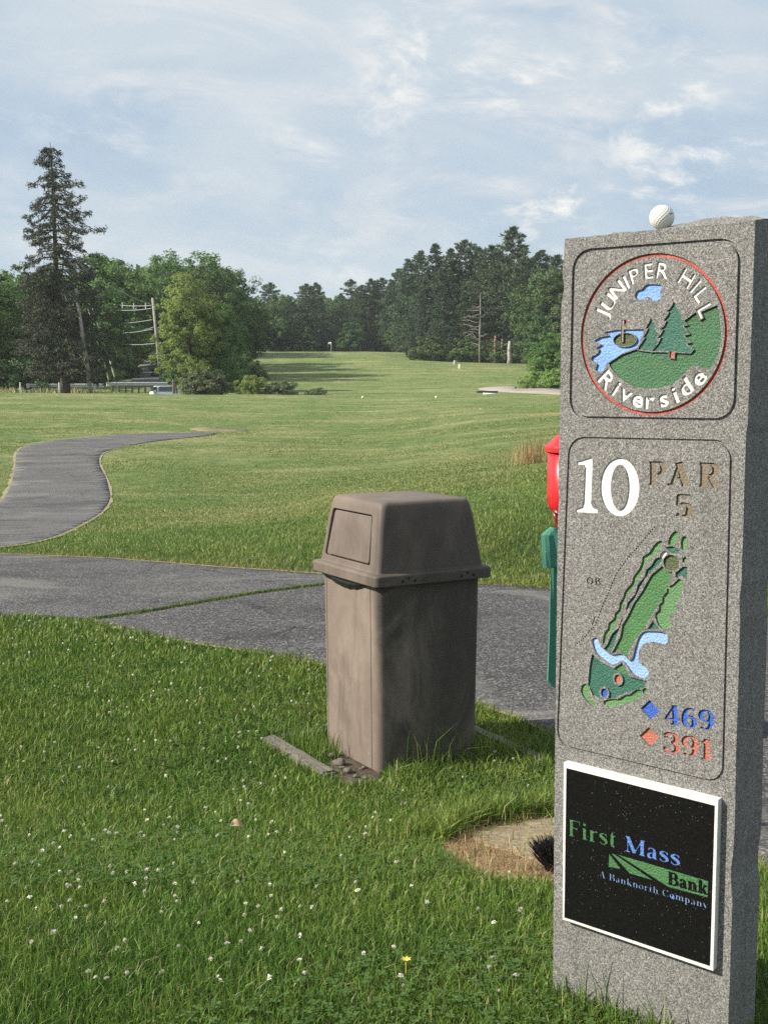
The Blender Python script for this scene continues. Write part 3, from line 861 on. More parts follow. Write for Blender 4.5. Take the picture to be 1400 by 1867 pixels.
# ---- emblem
CE = (0.5 * (face_ab(*c3(173, 905))[0] + face_ab(*c3(1137, 880))[0]), 0.5 * (face_ab(*c3(690, 362))[1] + face_ab(*c3(640, 1428))[1]))
RX = 0.5 * (face_ab(*c3(1137, 880))[0] - face_ab(*c3(173, 905))[0]); RY = 0.5 * (face_ab(*c3(690, 362))[1] - face_ab(*c3(640, 1428))[1])
print('emblem', CE, RX, RY)
DP = 0.0034
lake = fm([(330, 880), (420, 866), (580, 862), (590, 870), (570, 915), (555, 960), (535, 988), (450, 1015), (400, 1050), (345, 1085), (320, 1135), (290, 1147), (268, 1130), (280, 1090), (240, 1065), (245, 1045), (285, 1020), (295, 995), (270, 990), (310, 965), (258, 940), (300, 915), (360, 905)], c3)
cloud = catmull(fm([(527, 645), (540, 612), (570, 602), (600, 572), (645, 568), (690, 573), (706, 592), (688, 615), (696, 650), (676, 672), (640, 674), (608, 648), (585, 665), (545, 668)], c3), 3, True)
hill = fm([(355, 1085), (440, 1028), (545, 992), (640, 1012), (760, 1015), (820, 1000), (830, 880), (850, 806), (945, 735), (970, 745), (1065, 704), (1076, 750), (1085, 820), (1090, 900), (1085, 960), (1070, 1020), (1045, 1085), (1015, 1130), (980, 1120), (940, 1103), (900, 1102), (880, 1115), (860, 1140), (820, 1185), (760, 1228), (680, 1247), (600, 1252), (535, 1245), (470, 1212), (410, 1165), (375, 1125)], c3)
tree1 = fm([(780, 676), (772, 705), (752, 732), (733, 744), (750, 750), (738, 775), (712, 806), (733, 808), (718, 842), (690, 864), (714, 866), (692, 900), (670, 921), (698, 920), (676, 960), (634, 1008), (700, 1002), (760, 1008), (850, 1014), (890, 1014), (906, 998), (880, 978), (852, 955), (886, 948), (862, 924), (838, 900), (878, 890), (856, 864), (834, 838), (866, 832), (845, 812), (822, 788), (838, 783), (806, 735), (792, 702)], c3)
tree2 = fm([(630, 786), (622, 812), (604, 842), (597, 856), (613, 858), (598, 888), (579, 915), (594, 918), (576, 945), (560, 965), (545, 994), (590, 1001), (632, 1004), (662, 975), (676, 945), (660, 922), (682, 905), (668, 880), (650, 854), (668, 850), (648, 822)], c3)
trunk = fm([(752, 1008), (790, 1008), (782, 1040), (788, 1055), (750, 1048)], c3)
island = ellipse(face_ab(*c3(460, 932)), 0.0225, 0.0115, 24)
CV.add([lake], DP, 'sky')
CV.add(stroke(ellipse(face_ab(*c3(460, 932)), 0.0232, 0.0120, 24), 0.0012, True), 0.0, 'stone')
CV.add([island], DP, 'olive')
CV.add([cloud], DP, 'sky')
CV.add([hill], DP, 'green')
CV.add(stroke(tree2, 0.0034, True) + stroke(tree1, 0.0034, True) + stroke(trunk, 0.0022, True), 0.0, 'stone')
CV.add([tree2], DP * 0.8, 'teal'); CV.add([tree1], DP * 0.8, 'teal'); CV.add([trunk], DP * 0.8, 'rust')
pole = stroke(fm([(445, 800), (442, 945)], c3), 0.0036)
CV.add(stroke(fm([(445, 800), (442, 947)], c3), 0.0052), 0.0, 'stone'); CV.add(pole, 0.0016, 'pole')
CV.add([fm([(456, 797), (490, 818), (456, 832)], c3)], DP, 'red')
CV.add(annulus(CE, RX, RY, 0.0062), DP, 'red')
white_l = []; gap_l = []
for ch, cx_, cy_ in (('J', 303, 755), ('U', 350, 682), ('N', 408, 598), ('I', 466, 550), ('P', 520, 508), ('E', 613, 476), ('R', 707, 474), ('H', 862, 526), ('I', 922, 578), ('L', 962, 635), ('L', 985, 738)):
    c = face_ab(*c3(cx_, cy_)); an = math.atan2((c[1] - CE[1]) / RY, (c[0] - CE[0]) / RX) - math.pi / 2
    if ch == 'L' and cy_ > 700: an *= 0.92
    white_l += place_sans(ch, c, an, 0.0272, 1.08, 0.026)
    if ch == 'L' and cy_ > 700:
        for k in place_sans(ch, c, an, 0.0265, 1.05, 0.075): gap_l.append(k)
for ch, cx_, cy_, md in (('R', 345, 1195, .5), ('i', 406, 1247, .5), ('v', 462, 1293, .36), ('e', 542, 1327, .36), ('r', 622, 1338, .36), ('s', 712, 1325, .36), ('i', 785, 1285, .5), ('d', 850, 1236, .5), ('e', 944, 1183, .36)):
    c = face_ab(*c3(cx_, cy_)); an = math.atan2((c[1] - CE[1]) / RY, (c[0] - CE[0]) / RX) + math.pi / 2
    white_l += place_sans(ch, c, an, 0.0300, 1.18, 0.036, md)
if gap_l: CV.add(gap_l, 0.0, 'stone')
CV.add(white_l, 0.0026, 'white')
EMBLEM_N = len(CV.sh)
# ---- hole number and par
one = fm([(203, 207), (283, 183), (286, 205), (278, 425), (286, 446), (313, 455), (313, 476), (197, 470), (198, 455), (230, 444), (238, 420), (246, 235), (238, 222), (205, 222)], c4)
CV.add([one], 0.0022, 'num1')
oc_ = face_ab(*c4(427, 340)); orx = 0.5 * (face_ab(*c4(527, 345))[0] - face_ab(*c4(323, 335))[0]); ory = 0.5 * (face_ab(*c4(427, 188))[1] - face_ab(*c4(427, 493))[1])
o_out = ellipse(oc_, orx, ory, 40); o_in = ellipse(oc_, orx * 0.45, ory * 0.78, 40)
CV.add([[o_out[k], o_out[(k + 1) % 40], o_in[(k + 1) % 40], o_in[k]] for k in range(40)], 0.0022, 'num0')
capm = lambda x, y0, y1: abs(face_ab(*c4(x, y0))[1] - face_ab(*c4(x, y1))[1])
CV.add(serif('P', face_ab(*c4(578, 327)), face_ab(*c4(668, 330)), capm(620, 205, 327), bold=1.4), 0.0030, 'brown')
CV.add(serif('A', face_ab(*c4(672, 330)), face_ab(*c4(806, 335)), capm(735, 208, 332), bold=1.4), 0.0030, 'brown')
CV.add(serif('R', face_ab(*c4(838, 336)), face_ab(*c4(958, 342)), capm(900, 212, 338), bold=1.4), 0.0030, 'brown')
CV.add(serif('5', face_ab(*c4(708, 494)), face_ab(*c4(820, 500)), capm(765, 378, 497), bold=1.4), 0.0030, 'brown')
CV.add(serif('OB', face_ab(*c4(254, 848)), face_ab(*c4(334, 853)), capm(295, 812, 850), 0.1), 0.002, 'dark')
dots = [(612, 545), (555, 615), (480, 700), (415, 785), (370, 890), (340, 960), (300, 1060), (240, 1130), (190, 1172)]
dl = [np.array(face_ab(*c4(*p))) for p in dots]; dd = []
for p, q in zip(dl, dl[1:]):
    n_ = max(1, int(np.linalg.norm(q - p) / 0.0052))
    for k in range(n_):
        dd += stroke([tuple(p + (q - p) * (k / n_)), tuple(p + (q - p) * ((k + 0.55) / n_))], 0.0024)
dd += stroke(fm([(265, 1022), (312, 1052)], c4), 0.0018) + stroke(fm([(300, 1016), (283, 1064)], c4), 0.0018)
CV.add(dd, 0.002, 'dark')
# ---- hole map
mp = lambda pts, n=0: catmull(fm(pts, c4), n, True) if n else fm(pts, c4)
CV.add([mp([(640, 618), (605, 645), (583, 682), (548, 703), (545, 725), (534, 758), (516, 785), (497, 812), (492, 840), (468, 868), (450, 893), (446, 920), (428, 945), (424, 978), (402, 1003), (398, 1028), (370, 1050), (366, 1078), (345, 1108), (338, 1170), (360, 1132), (383, 1105), (402, 1078), (415, 1032), (440, 985), (452, 930), (490, 880), (520, 830), (542, 790), (562, 745), (588, 712), (618, 690), (652, 640)], 2)], DP, 'leaf')
CV.add([mp([(642, 708), (612, 716), (592, 752), (567, 772), (556, 812), (523, 850), (507, 902), (468, 945), (458, 1000), (433, 1040), (422, 1075), (388, 1108), (362, 1165), (345, 1188), (375, 1202), (402, 1150), (432, 1060), (462, 990), (502, 930), (542, 850), (582, 790), (640, 735)], 2)], DP, 'teal')
CV.add([mp([(652, 750), (592, 800), (542, 890), (502, 945), (472, 1010), (442, 1060), (432, 1120), (402, 1180), (384, 1212), (430, 1195), (468, 1232), (482, 1180), (507, 1140), (550, 1085), (602, 1000), (642, 930), (682, 860), (706, 780), (680, 768)])], DP, 'fair')
CV.add([mp([(664, 653), (702, 648), (742, 668), (736, 690), (700, 686)])], DP, 'teal')
CV.add([mp([(682, 640), (688, 602), (714, 571), (736, 580), (730, 618), (710, 642)], 3), mp([(748, 652), (752, 607), (776, 598), (780, 650), (764, 670)], 3), mp([(755, 735), (758, 710), (774, 705), (776, 730)], 2)], DP, 'leaf')
CV.add([mp([(718, 790), (758, 755), (782, 757), (780, 822), (750, 800), (724, 815)])], DP, 'teal')
CV.add([mp([(738, 818), (762, 845), (750, 880), (748, 910), (724, 945), (722, 985), (700, 1005), (688, 1030), (695, 1058), (680, 1082), (642, 1075), (620, 1042), (613, 1002), (632, 985), (634, 955), (650, 940), (652, 912), (672, 890), (678, 862), (704, 850)], 2)], DP, 'leaf')
CV.add([mp([(572, 1082), (600, 1040), (637, 1082), (602, 1086)])], DP, 'teal')
CV.add([mp([(283, 1212), (330, 1255), (400, 1292), (440, 1282), (480, 1332), (568, 1355), (550, 1392), (470, 1412), (400, 1442), (340, 1452), (288, 1432), (262, 1372), (270, 1280)])], DP, 'teal')
CV.add([mp([(398, 1287), (440, 1260), (478, 1322), (440, 1314)])], DP, 'fair')
riv = mp([(283, 1142), (296, 1128), (312, 1132), (330, 1175), (380, 1215), (440, 1213), (475, 1245), (495, 1235), (507, 1190), (525, 1130), (552, 1098), (600, 1094), (662, 1102), (680, 1130), (664, 1162), (600, 1150), (555, 1160), (530, 1195), (530, 1255), (572, 1292), (578, 1325), (548, 1340), (500, 1320), (470, 1280), (440, 1250), (390, 1270), (340, 1240), (300, 1200)], 3)
CV.add(stroke(riv, 0.0030, True), 0.0, 'stone'); CV.add([riv], DP, 'palewater')
gc = face_ab(*c4(697, 735))
CV.add([ellipse(gc, 0.0185, 0.0165, 28)], 0.0, 'stone'); CV.add([ellipse(gc, 0.0152, 0.0135, 28)], DP, 'olive')
CV.add([mp([(638, 702), (658, 673), (674, 686), (652, 715)], 3)], DP, 'white10')
for cc_, col_ in (((418, 1345), 'rust'), ((347, 1418), 'blue')):
    e_ = face_ab(*c4(*cc_))
    CV.add([ellipse(e_, 0.0105, 0.0118, 20)], 0.0, 'stone'); CV.add([ellipse(e_, 0.0072, 0.0086, 20)], DP, col_)
CV.add([mp([(350, 1482), (345, 1458), (390, 1448), (420, 1450), (450, 1430), (480, 1425), (510, 1402), (540, 1400), (545, 1425), (528, 1445), (500, 1465), (470, 1468), (440, 1480), (410, 1482), (390, 1493)], 2), mp([(225, 1410), (228, 1382), (245, 1368), (270, 1385), (265, 1430), (300, 1468), (298, 1492), (275, 1482), (240, 1440)], 2), mp([(545, 1402), (560, 1390), (576, 1402), (568, 1420), (552, 1420)], 2)], DP, 'leaf')
CV.add([mp([(585, 1453), (636, 1513), (588, 1556), (536, 1497)])], DP, 'blue')
CV.add([mp([(580, 1596), (634, 1650), (586, 1699), (532, 1640)])], DP, 'rust')
CV.add(serif('469', face_ab(*c4(660, 1578)), face_ab(*c4(926, 1620)), capm(800, 1492, 1600) * 0.98, bold=1.25), 0.003, 'blue2')
CV.add(serif('391', face_ab(*c4(657, 1724)), face_ab(*c4(922, 1776)), capm(800, 1642, 1752) * 0.98, bold=1.25), 0.003, 'rust2')

parts, rim = CV.build()
pillar = thing('stone_marker', 'tall speckled grey granite marker carved with a round emblem, number 10 and a hole map', 'stone marker', PO, rot=(0, 0, p_rot))
EXTRA = {'white10': 'white', 'num1': 'white', 'num0': 'white', 'blue2': 'blue', 'rust2': 'rust'}
# stone body: carved front + rough rim + back
sv, sfc = parts['stone']; sv = list(sv); sfc = list(sfc)
def rough(a, b, t):
    top = 1.0 if b > OUT[0][1] - 0.02 else 0.0
    n = mnoise.fractal(Vector((a * 22, b * 9, t * 26)), 0.9, 2.1, 4)
    if top:
        hump = 0.011 * max(0.0, math.sin(math.pi * min(1, max(0, (a - 0.17) / 0.2)))) + 0.004
        return 0.0, (n * 0.004 + hump) * math.sin(math.pi * min(1, t * 1.15)) + (n * 0.002)
    return n * 0.0012, 0.0
STEPS = 9
cache = {}
def rv(p, k):
    key = (round(p[0], 6), round(p[1], 6), k)
    if key not in cache:
        t = k / STEPS; da, db = rough(p[0], p[1], t) if k else (0, 0)
        cache[key] = len(sv); sv.append((p[0] + da, PT * t, p[1] + db))
    return cache[key]
back_loop = {}
for a, b, d0 in rim:
    if a[1] < -0.15 and b[1] < -0.15: pass
    L = math.hypot(a[0] - b[0], a[1] - b[1]); n_ = max(1, int(L / 0.02))
    for m in range(n_):
        p = (a[0] + (b[0] - a[0]) * m / n_, a[1] + (b[1] - a[1]) * m / n_); q = (a[0] + (b[0] - a[0]) * (m + 1) / n_, a[1] + (b[1] - a[1]) * (m + 1) / n_)
        for k in range(STEPS):
            sfc.append([rv(p, k), rv(q, k), rv(q, k + 1), rv(p, k + 1)])
# back face
ob = [Vector(p) for p in OUT]
vb, eb, fb, *_ = delaunay_2d_cdt(ob, [], [list(range(len(ob)))], 1, 1e-6)
b0 = len(sv); sv += [(p[0], PT, p[1]) for p in vb]; sfc += [[b0 + i for i in t] for t in fb]
bm = bmesh.new(); bvs = [bm.verts.new(p) for p in sv]
for f_ in sfc:
    if len(set(f_)) == len(f_):
        try: bm.faces.new([bvs[i] for i in f_])
        except ValueError: pass
bmesh.ops.remove_doubles(bm, verts=bm.verts, dist=2e-6)
link('stone_body', bm_mesh('stone_body', bm), MS, pillar)
def region_mesh(name, keys, parent):
    V = []; Fs = []; mi = []; mats = []
    for k in keys:
        if k not in parts: continue
        v_, f_ = parts[k]; o_ = len(V); V += v_; Fs += [[o_ + i for i in t] for t in f_]
        mi += [len(mats)] * len(f_); mats.append(PAINT[EXTRA.get(k, k)])
    me = bpy.data.meshes.new(name); me.from_pydata(V, [], Fs); me.update()
    o = link(name, me, mats, parent)
    me.polygons.foreach_set('material_index', np.array(mi, np.int32))
    return o
region_mesh('lettering', ['white'], pillar)
region_mesh('emblem', ['red', 'sky', 'green', 'pole'], pillar)
region_mesh('hole_number', ['num1'], pillar)
region_mesh('hole_number', ['num0'], pillar)
region_mesh('par_lettering', ['brown', 'dark'], pillar)
region_mesh('hole_map', ['white10', 'leaf', 'fair', 'palewater', 'olive', 'teal', 'blue', 'rust'], pillar)
region_mesh('distance_lettering', ['blue2', 'rust2'], pillar)

# ---- black plaque with white rim, proud of the stone
PO_ = 0.013
rim_o = fm([(160, 98), (1096, 326), (1066, 1366), (152, 1052)], c5, PO_)
rim_i = fm([(175, 133), (1077, 362), (1048, 1340), (163, 1043)], c5, PO_)
PC = Carve(); PC.add([rim_i], 0.0, 'stone')
cp5 = lambda x, y0, y1: abs(face_ab(*c5(x, y0), PO_)[1] - face_ab(*c5(x, y1), PO_)[1])
q5 = lambda x, y: face_ab(*c5(x, y), PO_)
PC.add(serif('First', q5(180, 544), q5(476, 622), cp5(330, 478, 582), bold=1.12), 0.0016, 'green')
PC.add(serif('Mass', q5(522, 638), q5(866, 735), cp5(700, 590, 688), bold=1.15), 0.0016, 'blue')
PC.add([fm([(470, 654), (1034, 820), (1030, 922), (790, 858)], c5, PO_), fm([(427, 648), (504, 750), (470, 738), (424, 735)], c5, PO_), fm([(440, 650), (460, 655), (705, 822), (640, 800), (555, 776)], c5, PO_)], 0.0016, 'green')
PC.add(serif('Bank', q5(786, 838), q5(1030, 905), cp5(900, 795, 872)), 0.0, 'stone')
PC.add(serif('A Banknorth Company', q5(368, 796), q5(1034, 992), cp5(700, 856, 898)), 0.0012, 'blue3')
PC.add([ellipse(q5(818, 920), 0.0034, 0.0040, 14)], 0.0012, 'blue')
pp, _r = PC.build()
m, t, b = new_mat('black_granite')
oc = t.node('ShaderNodeTexCoord').outputs['Object']
sp_ = t.voro(t.mapping(oc, (1, 1, .7), (0, 0, 0), (0, .5, 0)), 420, 'Distance'); rnd = t.node('ShaderNodeSeparateColor'); t.l.new(t.voro(t.mapping(oc, (1, 1, .7), (0, 0, 0), (0, .5, 0)), 420, 'Color'), rnd.inputs[0])
fl = t.math('MULTIPLY', t.math('LESS_THAN', sp_, t.math('MULTIPLY', rnd.outputs[1], 0.34)), t.math('GREATER_THAN', rnd.outputs[0], t.math('SUBTRACT', 0.99, t.range(t.noise(oc, 9, 3), 0.4, 0.7, 0.01, 0.12))))
cc0 = t.ramp(t.noise(oc, 420, 3, 0.7), [(0.35, (0.003, 0.003, 0.003)), (0.75, (0.012, 0.012, 0.0115))])
t.put(b, 'Base Color', t.mix(t.math('MULTIPLY', fl, 0.7), cc0, (0.30, 0.30, 0.28)))
b.inputs['Roughness'].default_value = 0.45; b.inputs['Specular IOR Level'].default_value = 0.10
M_BLACKG = m
M_RIM = simple_mat('white_rim_paint', (0.66, 0.65, 0.61), 0.7, 0.16, 45, bump=0.6, bscale=220, bdist=0.003)
def plaque_pts(lst): return [(p[0], p[1] - PO_, p[2]) for p in lst]
bm = bmesh.new()
no = [bm.verts.new((p[0], -PO_ - 0.0012, p[1])) for p in rim_o]; ni = [bm.verts.new((p[0], -PO_ - 0.0012, p[1])) for p in rim_i]
nb = [bm.verts.new((p[0], 0.0005, p[1])) for p in rim_o]; nd_ = [bm.verts.new((p[0], -PO_ + 0.002, p[1])) for p in rim_i]
for k in range(4):
    j = (k + 1) % 4
    bm.faces.new((no[k], no[j], ni[j], ni[k])); bm.faces.new((no[k], nb[k], nb[j], no[j])); bm.faces.new((ni[k], ni[j], nd_[j], nd_[k]))
plq = link('plaque', bpy.data.meshes.new('plaque'), M_BLACKG, pillar)
me = plq.data; me.from_pydata(plaque_pts(pp['stone'][0]), [], pp['stone'][1]); me.update()
link('rim', bm_mesh('rim', bm), M_RIM, plq)
PAINT['green'].name = 'green_paint'
M_PG = paint_mat('plaque_green', (0.045, 0.15, 0.05), 0.06); M_PB = paint_mat('plaque_blue', (0.09, 0.19, 0.50), 0.04); M_PL = paint_mat('plaque_pale_blue', (0.17, 0.27, 0.45), 0.12)
V = []; Fs = []; mi = []
for i, k in enumerate(('green', 'blue', 'blue3')):
    v_, f_ = pp[k]; o_ = len(V); V += plaque_pts(v_); Fs += [[o_ + x for x in f] for f in f_]; mi += [i] * len(f_)
me = bpy.data.meshes.new('lettering'); me.from_pydata(V, [], Fs); me.update()
lt = link('lettering', me, [M_PG, M_PB, M_PL], plq); me.polygons.foreach_set('material_index', np.array(mi, np.int32))

# ------------------------------------------------------------------ golf ball on the marker
def build_ball():
    R = 0.02135
    bm = bmesh.new(); bmesh.ops.create_icosphere(bm, subdivisions=6, radius=1.0)
    P = np.array([v.co[:] for v in bm.verts])
    n = 336; k = np.arange(n); ph = np.arccos(1 - 2 * (k + .5) / n); thh = math.pi * (1 + 5 ** .5) * k
    Dm = np.column_stack([np.sin(ph) * np.cos(thh), np.sin(ph) * np.sin(thh), np.cos(ph)])
    ca = np.max(P @ Dm.T, 1); ang_ = np.arccos(np.clip(ca, -1, 1)); r0 = 0.088
    dep = np.where(ang_ < r0, 0.030 * (1 - (ang_ / r0) ** 2), 0.0)
    P = P * (R * (1 - dep))[:, None]
    for v, p in zip(bm.verts, P): v.co = p
    m_, t_, b_ = new_mat('golf_ball_white')
    oc_2 = t_.node('ShaderNodeTexCoord').outputs['Object']
    t_.put(b_, 'Base Color', t_.ramp(t_.noise(oc_2, 70, 3), [(0.3, (0.60, 0.61, 0.57)), (0.7, (0.68, 0.68, 0.63))]))
    b_.inputs['Roughness'].default_value = 0.35
    # small printed dash on its right side
    cen = face_ab(1206, 397)
    pos = PO + Uv * cen[0] + Nv * 0.045
    r = ray(1206, 396.5); tt = pos.y / r.y
    pos = Vector((0, 0, EYE)) + r * tt
    g = link('golf_ball', bm_mesh('golf_ball', bm, True), m_)
    g.location = pos
    tag(g, 'white dimpled golf ball resting on top of the granite marker', 'golf ball')
    view = (Vector((0, 0, EYE)) - pos).normalized(); rt = Vector((0, 0, 1)).cross(view).normalized(); up = view.cross(rt)
    bm2 = bmesh.new()
    prev = None
    for k_ in range(7):
        a = math.radians(38 + 24 * k_ / 6)
        cdir = view * math.cos(a) + rt * math.sin(a)
        e = [bm2.verts.new((cdir + up * (0.30 + s)).normalized() * R * 1.004) for s in (-0.035, 0.035)]
        if prev: bm2.faces.new((prev[0], e[0], e[1], prev[1]))
        prev = e
    link('printed_mark', bm_mesh('printed_mark', bm2), simple_mat('black_print', (0.03, 0.03, 0.035), 0.5), g)
build_ball()
# ------------------------------------------------------------------ litter bin
def onz(px, py, z):
    r = ray(px, py); return Vector((0, 0, EYE)) + r * ((z - EYE) / r.z)
def bin_mat(name, dirt=1.0, tone=1.0):
    m, t, b = new_mat(name)
    oc = t.node('ShaderNodeTexCoord').outputs['Object']
    st = t.noise(t.mapping(oc, (1, 1, 0.16)), 9, 7, 0.66, 0.5)
    st2 = t.noise(t.mapping(oc, (1, 1, 0.35), (3, 1, 0)), 5.0, 7, 0.68, 0.5)
    big = t.noise(oc, 3.2, 5, 0.6, 0.6); fine = t.noise(oc, 170, 4, 0.7)
    scr = t.noise(t.mapping(oc, (1, 1, 0.22), (0, 0, 0), (0.5, 0.35, 0.2)), 60, 3, 0.7, 2.5)
    c = t.ramp(big, [(0.3, (0.135, 0.106, 0.088)), (0.7, (0.215, 0.174, 0.144))])
    c = t.mix(t.range(st, 0.50, 0.74, 0, 0.55 * dirt), c, (0.042, 0.037, 0.033))
    c = t.mix(t.range(st2, 0.46, 0.72, 0, 0.6 * dirt), c, (0.285, 0.235, 0.185))
    c = t.mix(t.range(scr, 0.62, 0.70, 0, 0.40), c, (0.36, 0.32, 0.28))
    c = t.mix(t.range(fine, 0.55, 0.75, 0, 0.25), c, (0.30, 0.27, 0.24))
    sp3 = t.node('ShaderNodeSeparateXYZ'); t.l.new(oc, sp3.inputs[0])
    shade_grime = t.math('MULTIPLY', t.range(sp3.outputs[1], -0.17, -0.225), t.range(t.noise(t.mapping(oc, (1, 1, .55), (1.7, 0, .6)), 3.6, 6, 0.65, 1.2), 0.36, 0.62, 0.25, 0.9 * min(1, dirt + .15)))  # blotchy stain on the unlit side, plus its shade deepened in the colour
    c = t.mix(shade_grime, c, (0.048, 0.044, 0.039))
    if tone != 1.0: c = t.mix(1.0, c, tone, 'MULTIPLY')
    t.put(b, 'Base Color', c)
    t.put(b, 'Roughness', t.range(st2, 0.3, 0.7, 0.5, 0.72))
    b.inputs['Specular IOR Level'].default_value = 0.3
    t.put(b, 'Normal', t.bump(t.math('ADD', fine, t.math('MULTIPLY', big, 3)), 0.35, 0.0015))
    return m
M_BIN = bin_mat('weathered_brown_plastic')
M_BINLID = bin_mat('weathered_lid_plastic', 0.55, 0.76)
M_BLACK = simple_mat('black_film', (0.012, 0.012, 0.013), 0.35, 0.3, 20)
M_HOLE = simple_mat('screw_hole', (0.01, 0.009, 0.008), 0.9)
ZF = EYE - 0.779
cN, cL, cR = onz(685.8, 1073, ZF), onz(568.5, 1039, ZF), onz(900, 1052, ZF)
BA = (cL - cN).normalized(); BB = (cR - cN).normalized()
BS = 0.531
BC = cN + (BA + BB) * (BS / 2)          # axis of the bin
b_rot = math.atan2(BB.y, BB.x)          # local x runs along the shaded side, local y away along the door side
bin_o = thing('litter_bin', 'square brown plastic litter bin with a hooded swing-door lid on the lawn', 'litter bin', (BC.x, BC.y, 0.0), rot=(0, 0, b_rot))
def build_bin():
    zf = ZF
    # body: tapers down, grooves of the front door
    bm = bmesh.new()
    rings = []
    for z, s in ((-0.06, 0.450), (0.0, 0.452), (0.25, 0.456), (0.5, 0.461), (zf - 0.012, 0.466), (zf + 0.02, 0.466)):
        rings.append(rsquare(s, s, 0.030, z, 6))
    loft(bm, rings)
    body = bm_mesh('body', bm)
    cut = []
    for yy in (-0.165, 0.195):
        cb = bmesh.new(); add_box(cb, (-0.231, yy, 0.38), (0.028, 0.0035, 0.90)); cut.append(bm_mesh('c', cb))
    body = boolean(body, cut)
    body.polygons.foreach_set('use_smooth', np.zeros(len(body.polygons), bool))
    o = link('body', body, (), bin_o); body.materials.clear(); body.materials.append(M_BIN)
    bv = o.modifiers.new('edge', 'BEVEL'); bv.width = 0.0015; bv.segments = 2; bv.limit_method = 'ANGLE'; bv.angle_limit = math.radians(50)
    # lid: flange + hood in one moulding
    bm = bmesh.new(); rings = []
    fh = 0.044
    for z, s, r in ((zf - 0.0, BS - 0.02, .02), (zf, BS, .022), (zf + fh - 0.006, BS, .022), (zf + fh, BS - 0.012, .018), (zf + fh + 0.003, BS - 0.05, .018),
                    (zf + fh + 0.012, 0.478, .020), (zf + 0.13, 0.458, .022), (zf + 0.22, 0.436, .023), (1.020, 0.414, .025), (1.036, 0.408, .027), (1.046, 0.397, .027), (1.051, 0.375, .024), (1.055, 0.2, .03)):
        rings.append(rsquare(s, s, r, z, 6))
    loft(bm, rings)
    lid = bm_mesh('lid', bm)
    # recess for the swing door on the -x face, tilted with the hood
    z0, z1 = zf + 0.070, 0.998
    def hx(z): return -0.5 * (0.478 + (0.410 - 0.478) * (z - zf - fh) / (1.0 - zf - fh))
    def door(z0, z1, w0, w1, x_in, x_out, r):
        b2 = bmesh.new(); ringA = []; ringB = []
        cs = [(-w0, z0), (w0, z0), (w1, z1), (-w1, z1)]
        pts = []
        for i in range(4):
            p, a, b_ = np.array(cs[i]), np.array(cs[i - 1]), np.array(cs[(i + 1) % 4])
            ua = (a - p) / np.linalg.norm(a - p); ub = (b_ - p) / np.linalg.norm(b_ - p)
            s, e = p + ua * r, p + ub * r
            for k in range(6):
                t = k / 5; pts.append((1 - t) ** 2 * s + 2 * t * (1 - t) * p + t * t * e)
        A = [Vector((hx(q[1]) + x_out, q[0] + 0.016, q[1])) for q in pts]; Bq = [Vector((hx(q[1]) + x_in, q[0] + 0.016, q[1])) for q in pts]
        loft(b2, [A, Bq])
        return bm_mesh('c', b2)
    cutter = door(z0, z1, 0.184, 0.160, 0.016, -0.05, 0.014)
    holes = []
    lid = boolean(lid, [cutter])
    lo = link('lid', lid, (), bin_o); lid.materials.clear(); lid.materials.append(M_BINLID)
    bv = lo.modifiers.new('edge', 'BEVEL'); bv.width = 0.003; bv.segments = 2; bv.limit_method = 'ANGLE'; bv.angle_limit = math.radians(40)
    lid.polygons.foreach_set('use_smooth', np.ones(len(lid.polygons), bool))
    try: lid.set_sharp_from_angle(angle=math.radians(38))
    except Exception: pass
    dr = door(z0 + 0.006, z1 - 0.006, 0.172, 0.148, 0.017, -0.001, 0.012)
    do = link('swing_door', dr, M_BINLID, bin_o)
    bv = do.modifiers.new('edge', 'BEVEL'); bv.width = 0.003; bv.segments = 2; bv.limit_method = 'ANGLE'; bv.angle_limit = math.radians(40)
    # drilled holes in the flange on the shaded side
    for cx_, cz_ in ((-0.148, .016), (-0.122, .027), (-0.094, .016), (0.118, .016), (0.146, .027), (0.174, .016)):
        bm = bmesh.new(); add_tube(bm, [(cx_, -BS / 2 + 0.004, zf + cz_), (cx_, -BS / 2 - 0.0008, zf + cz_)], 0.0055, 10)
        link('screw_hole', bm_mesh('screw_hole', bm), M_HOLE, bin_o)
    # liner film sagging below the lid on the door side
    bm = bmesh.new(); prev = None; n = 22
    for k in range(n + 1):
        y = -0.15 + 0.40 * k / n; s = math.sin(math.pi * min(1, max(0, k / n)) ** 0.8)
        ln = 0.004 + 0.036 * s + 0.006 * mnoise.noise(Vector((k * .7, 0, 3)))
        x = -0.2345
        row = [bm.verts.new((x, y, zf + 0.006)), bm.verts.new((x - 0.009 - 0.004 * s, y, zf - ln * 0.5)), bm.verts.new((x - 0.005, y, zf - ln))]
        if prev:
            for i in range(2): bm.faces.new((prev[i], prev[i + 1], row[i + 1], row[i]))
        prev = row
    lm = bm_mesh('bin_liner', bm, True)
    lo2 = link('bin_liner', lm, M_BLACK); lo2.location = (BC.x, BC.y, 0); lo2.rotation_euler = (0, 0, b_rot)
    sm = lo2.modifiers.new('thick', 'SOLIDIFY'); sm.thickness = 0.0015
    tag(lo2, 'thin black bag edge sagging out below the lid of the brown litter bin', 'bin liner')
build_bin()

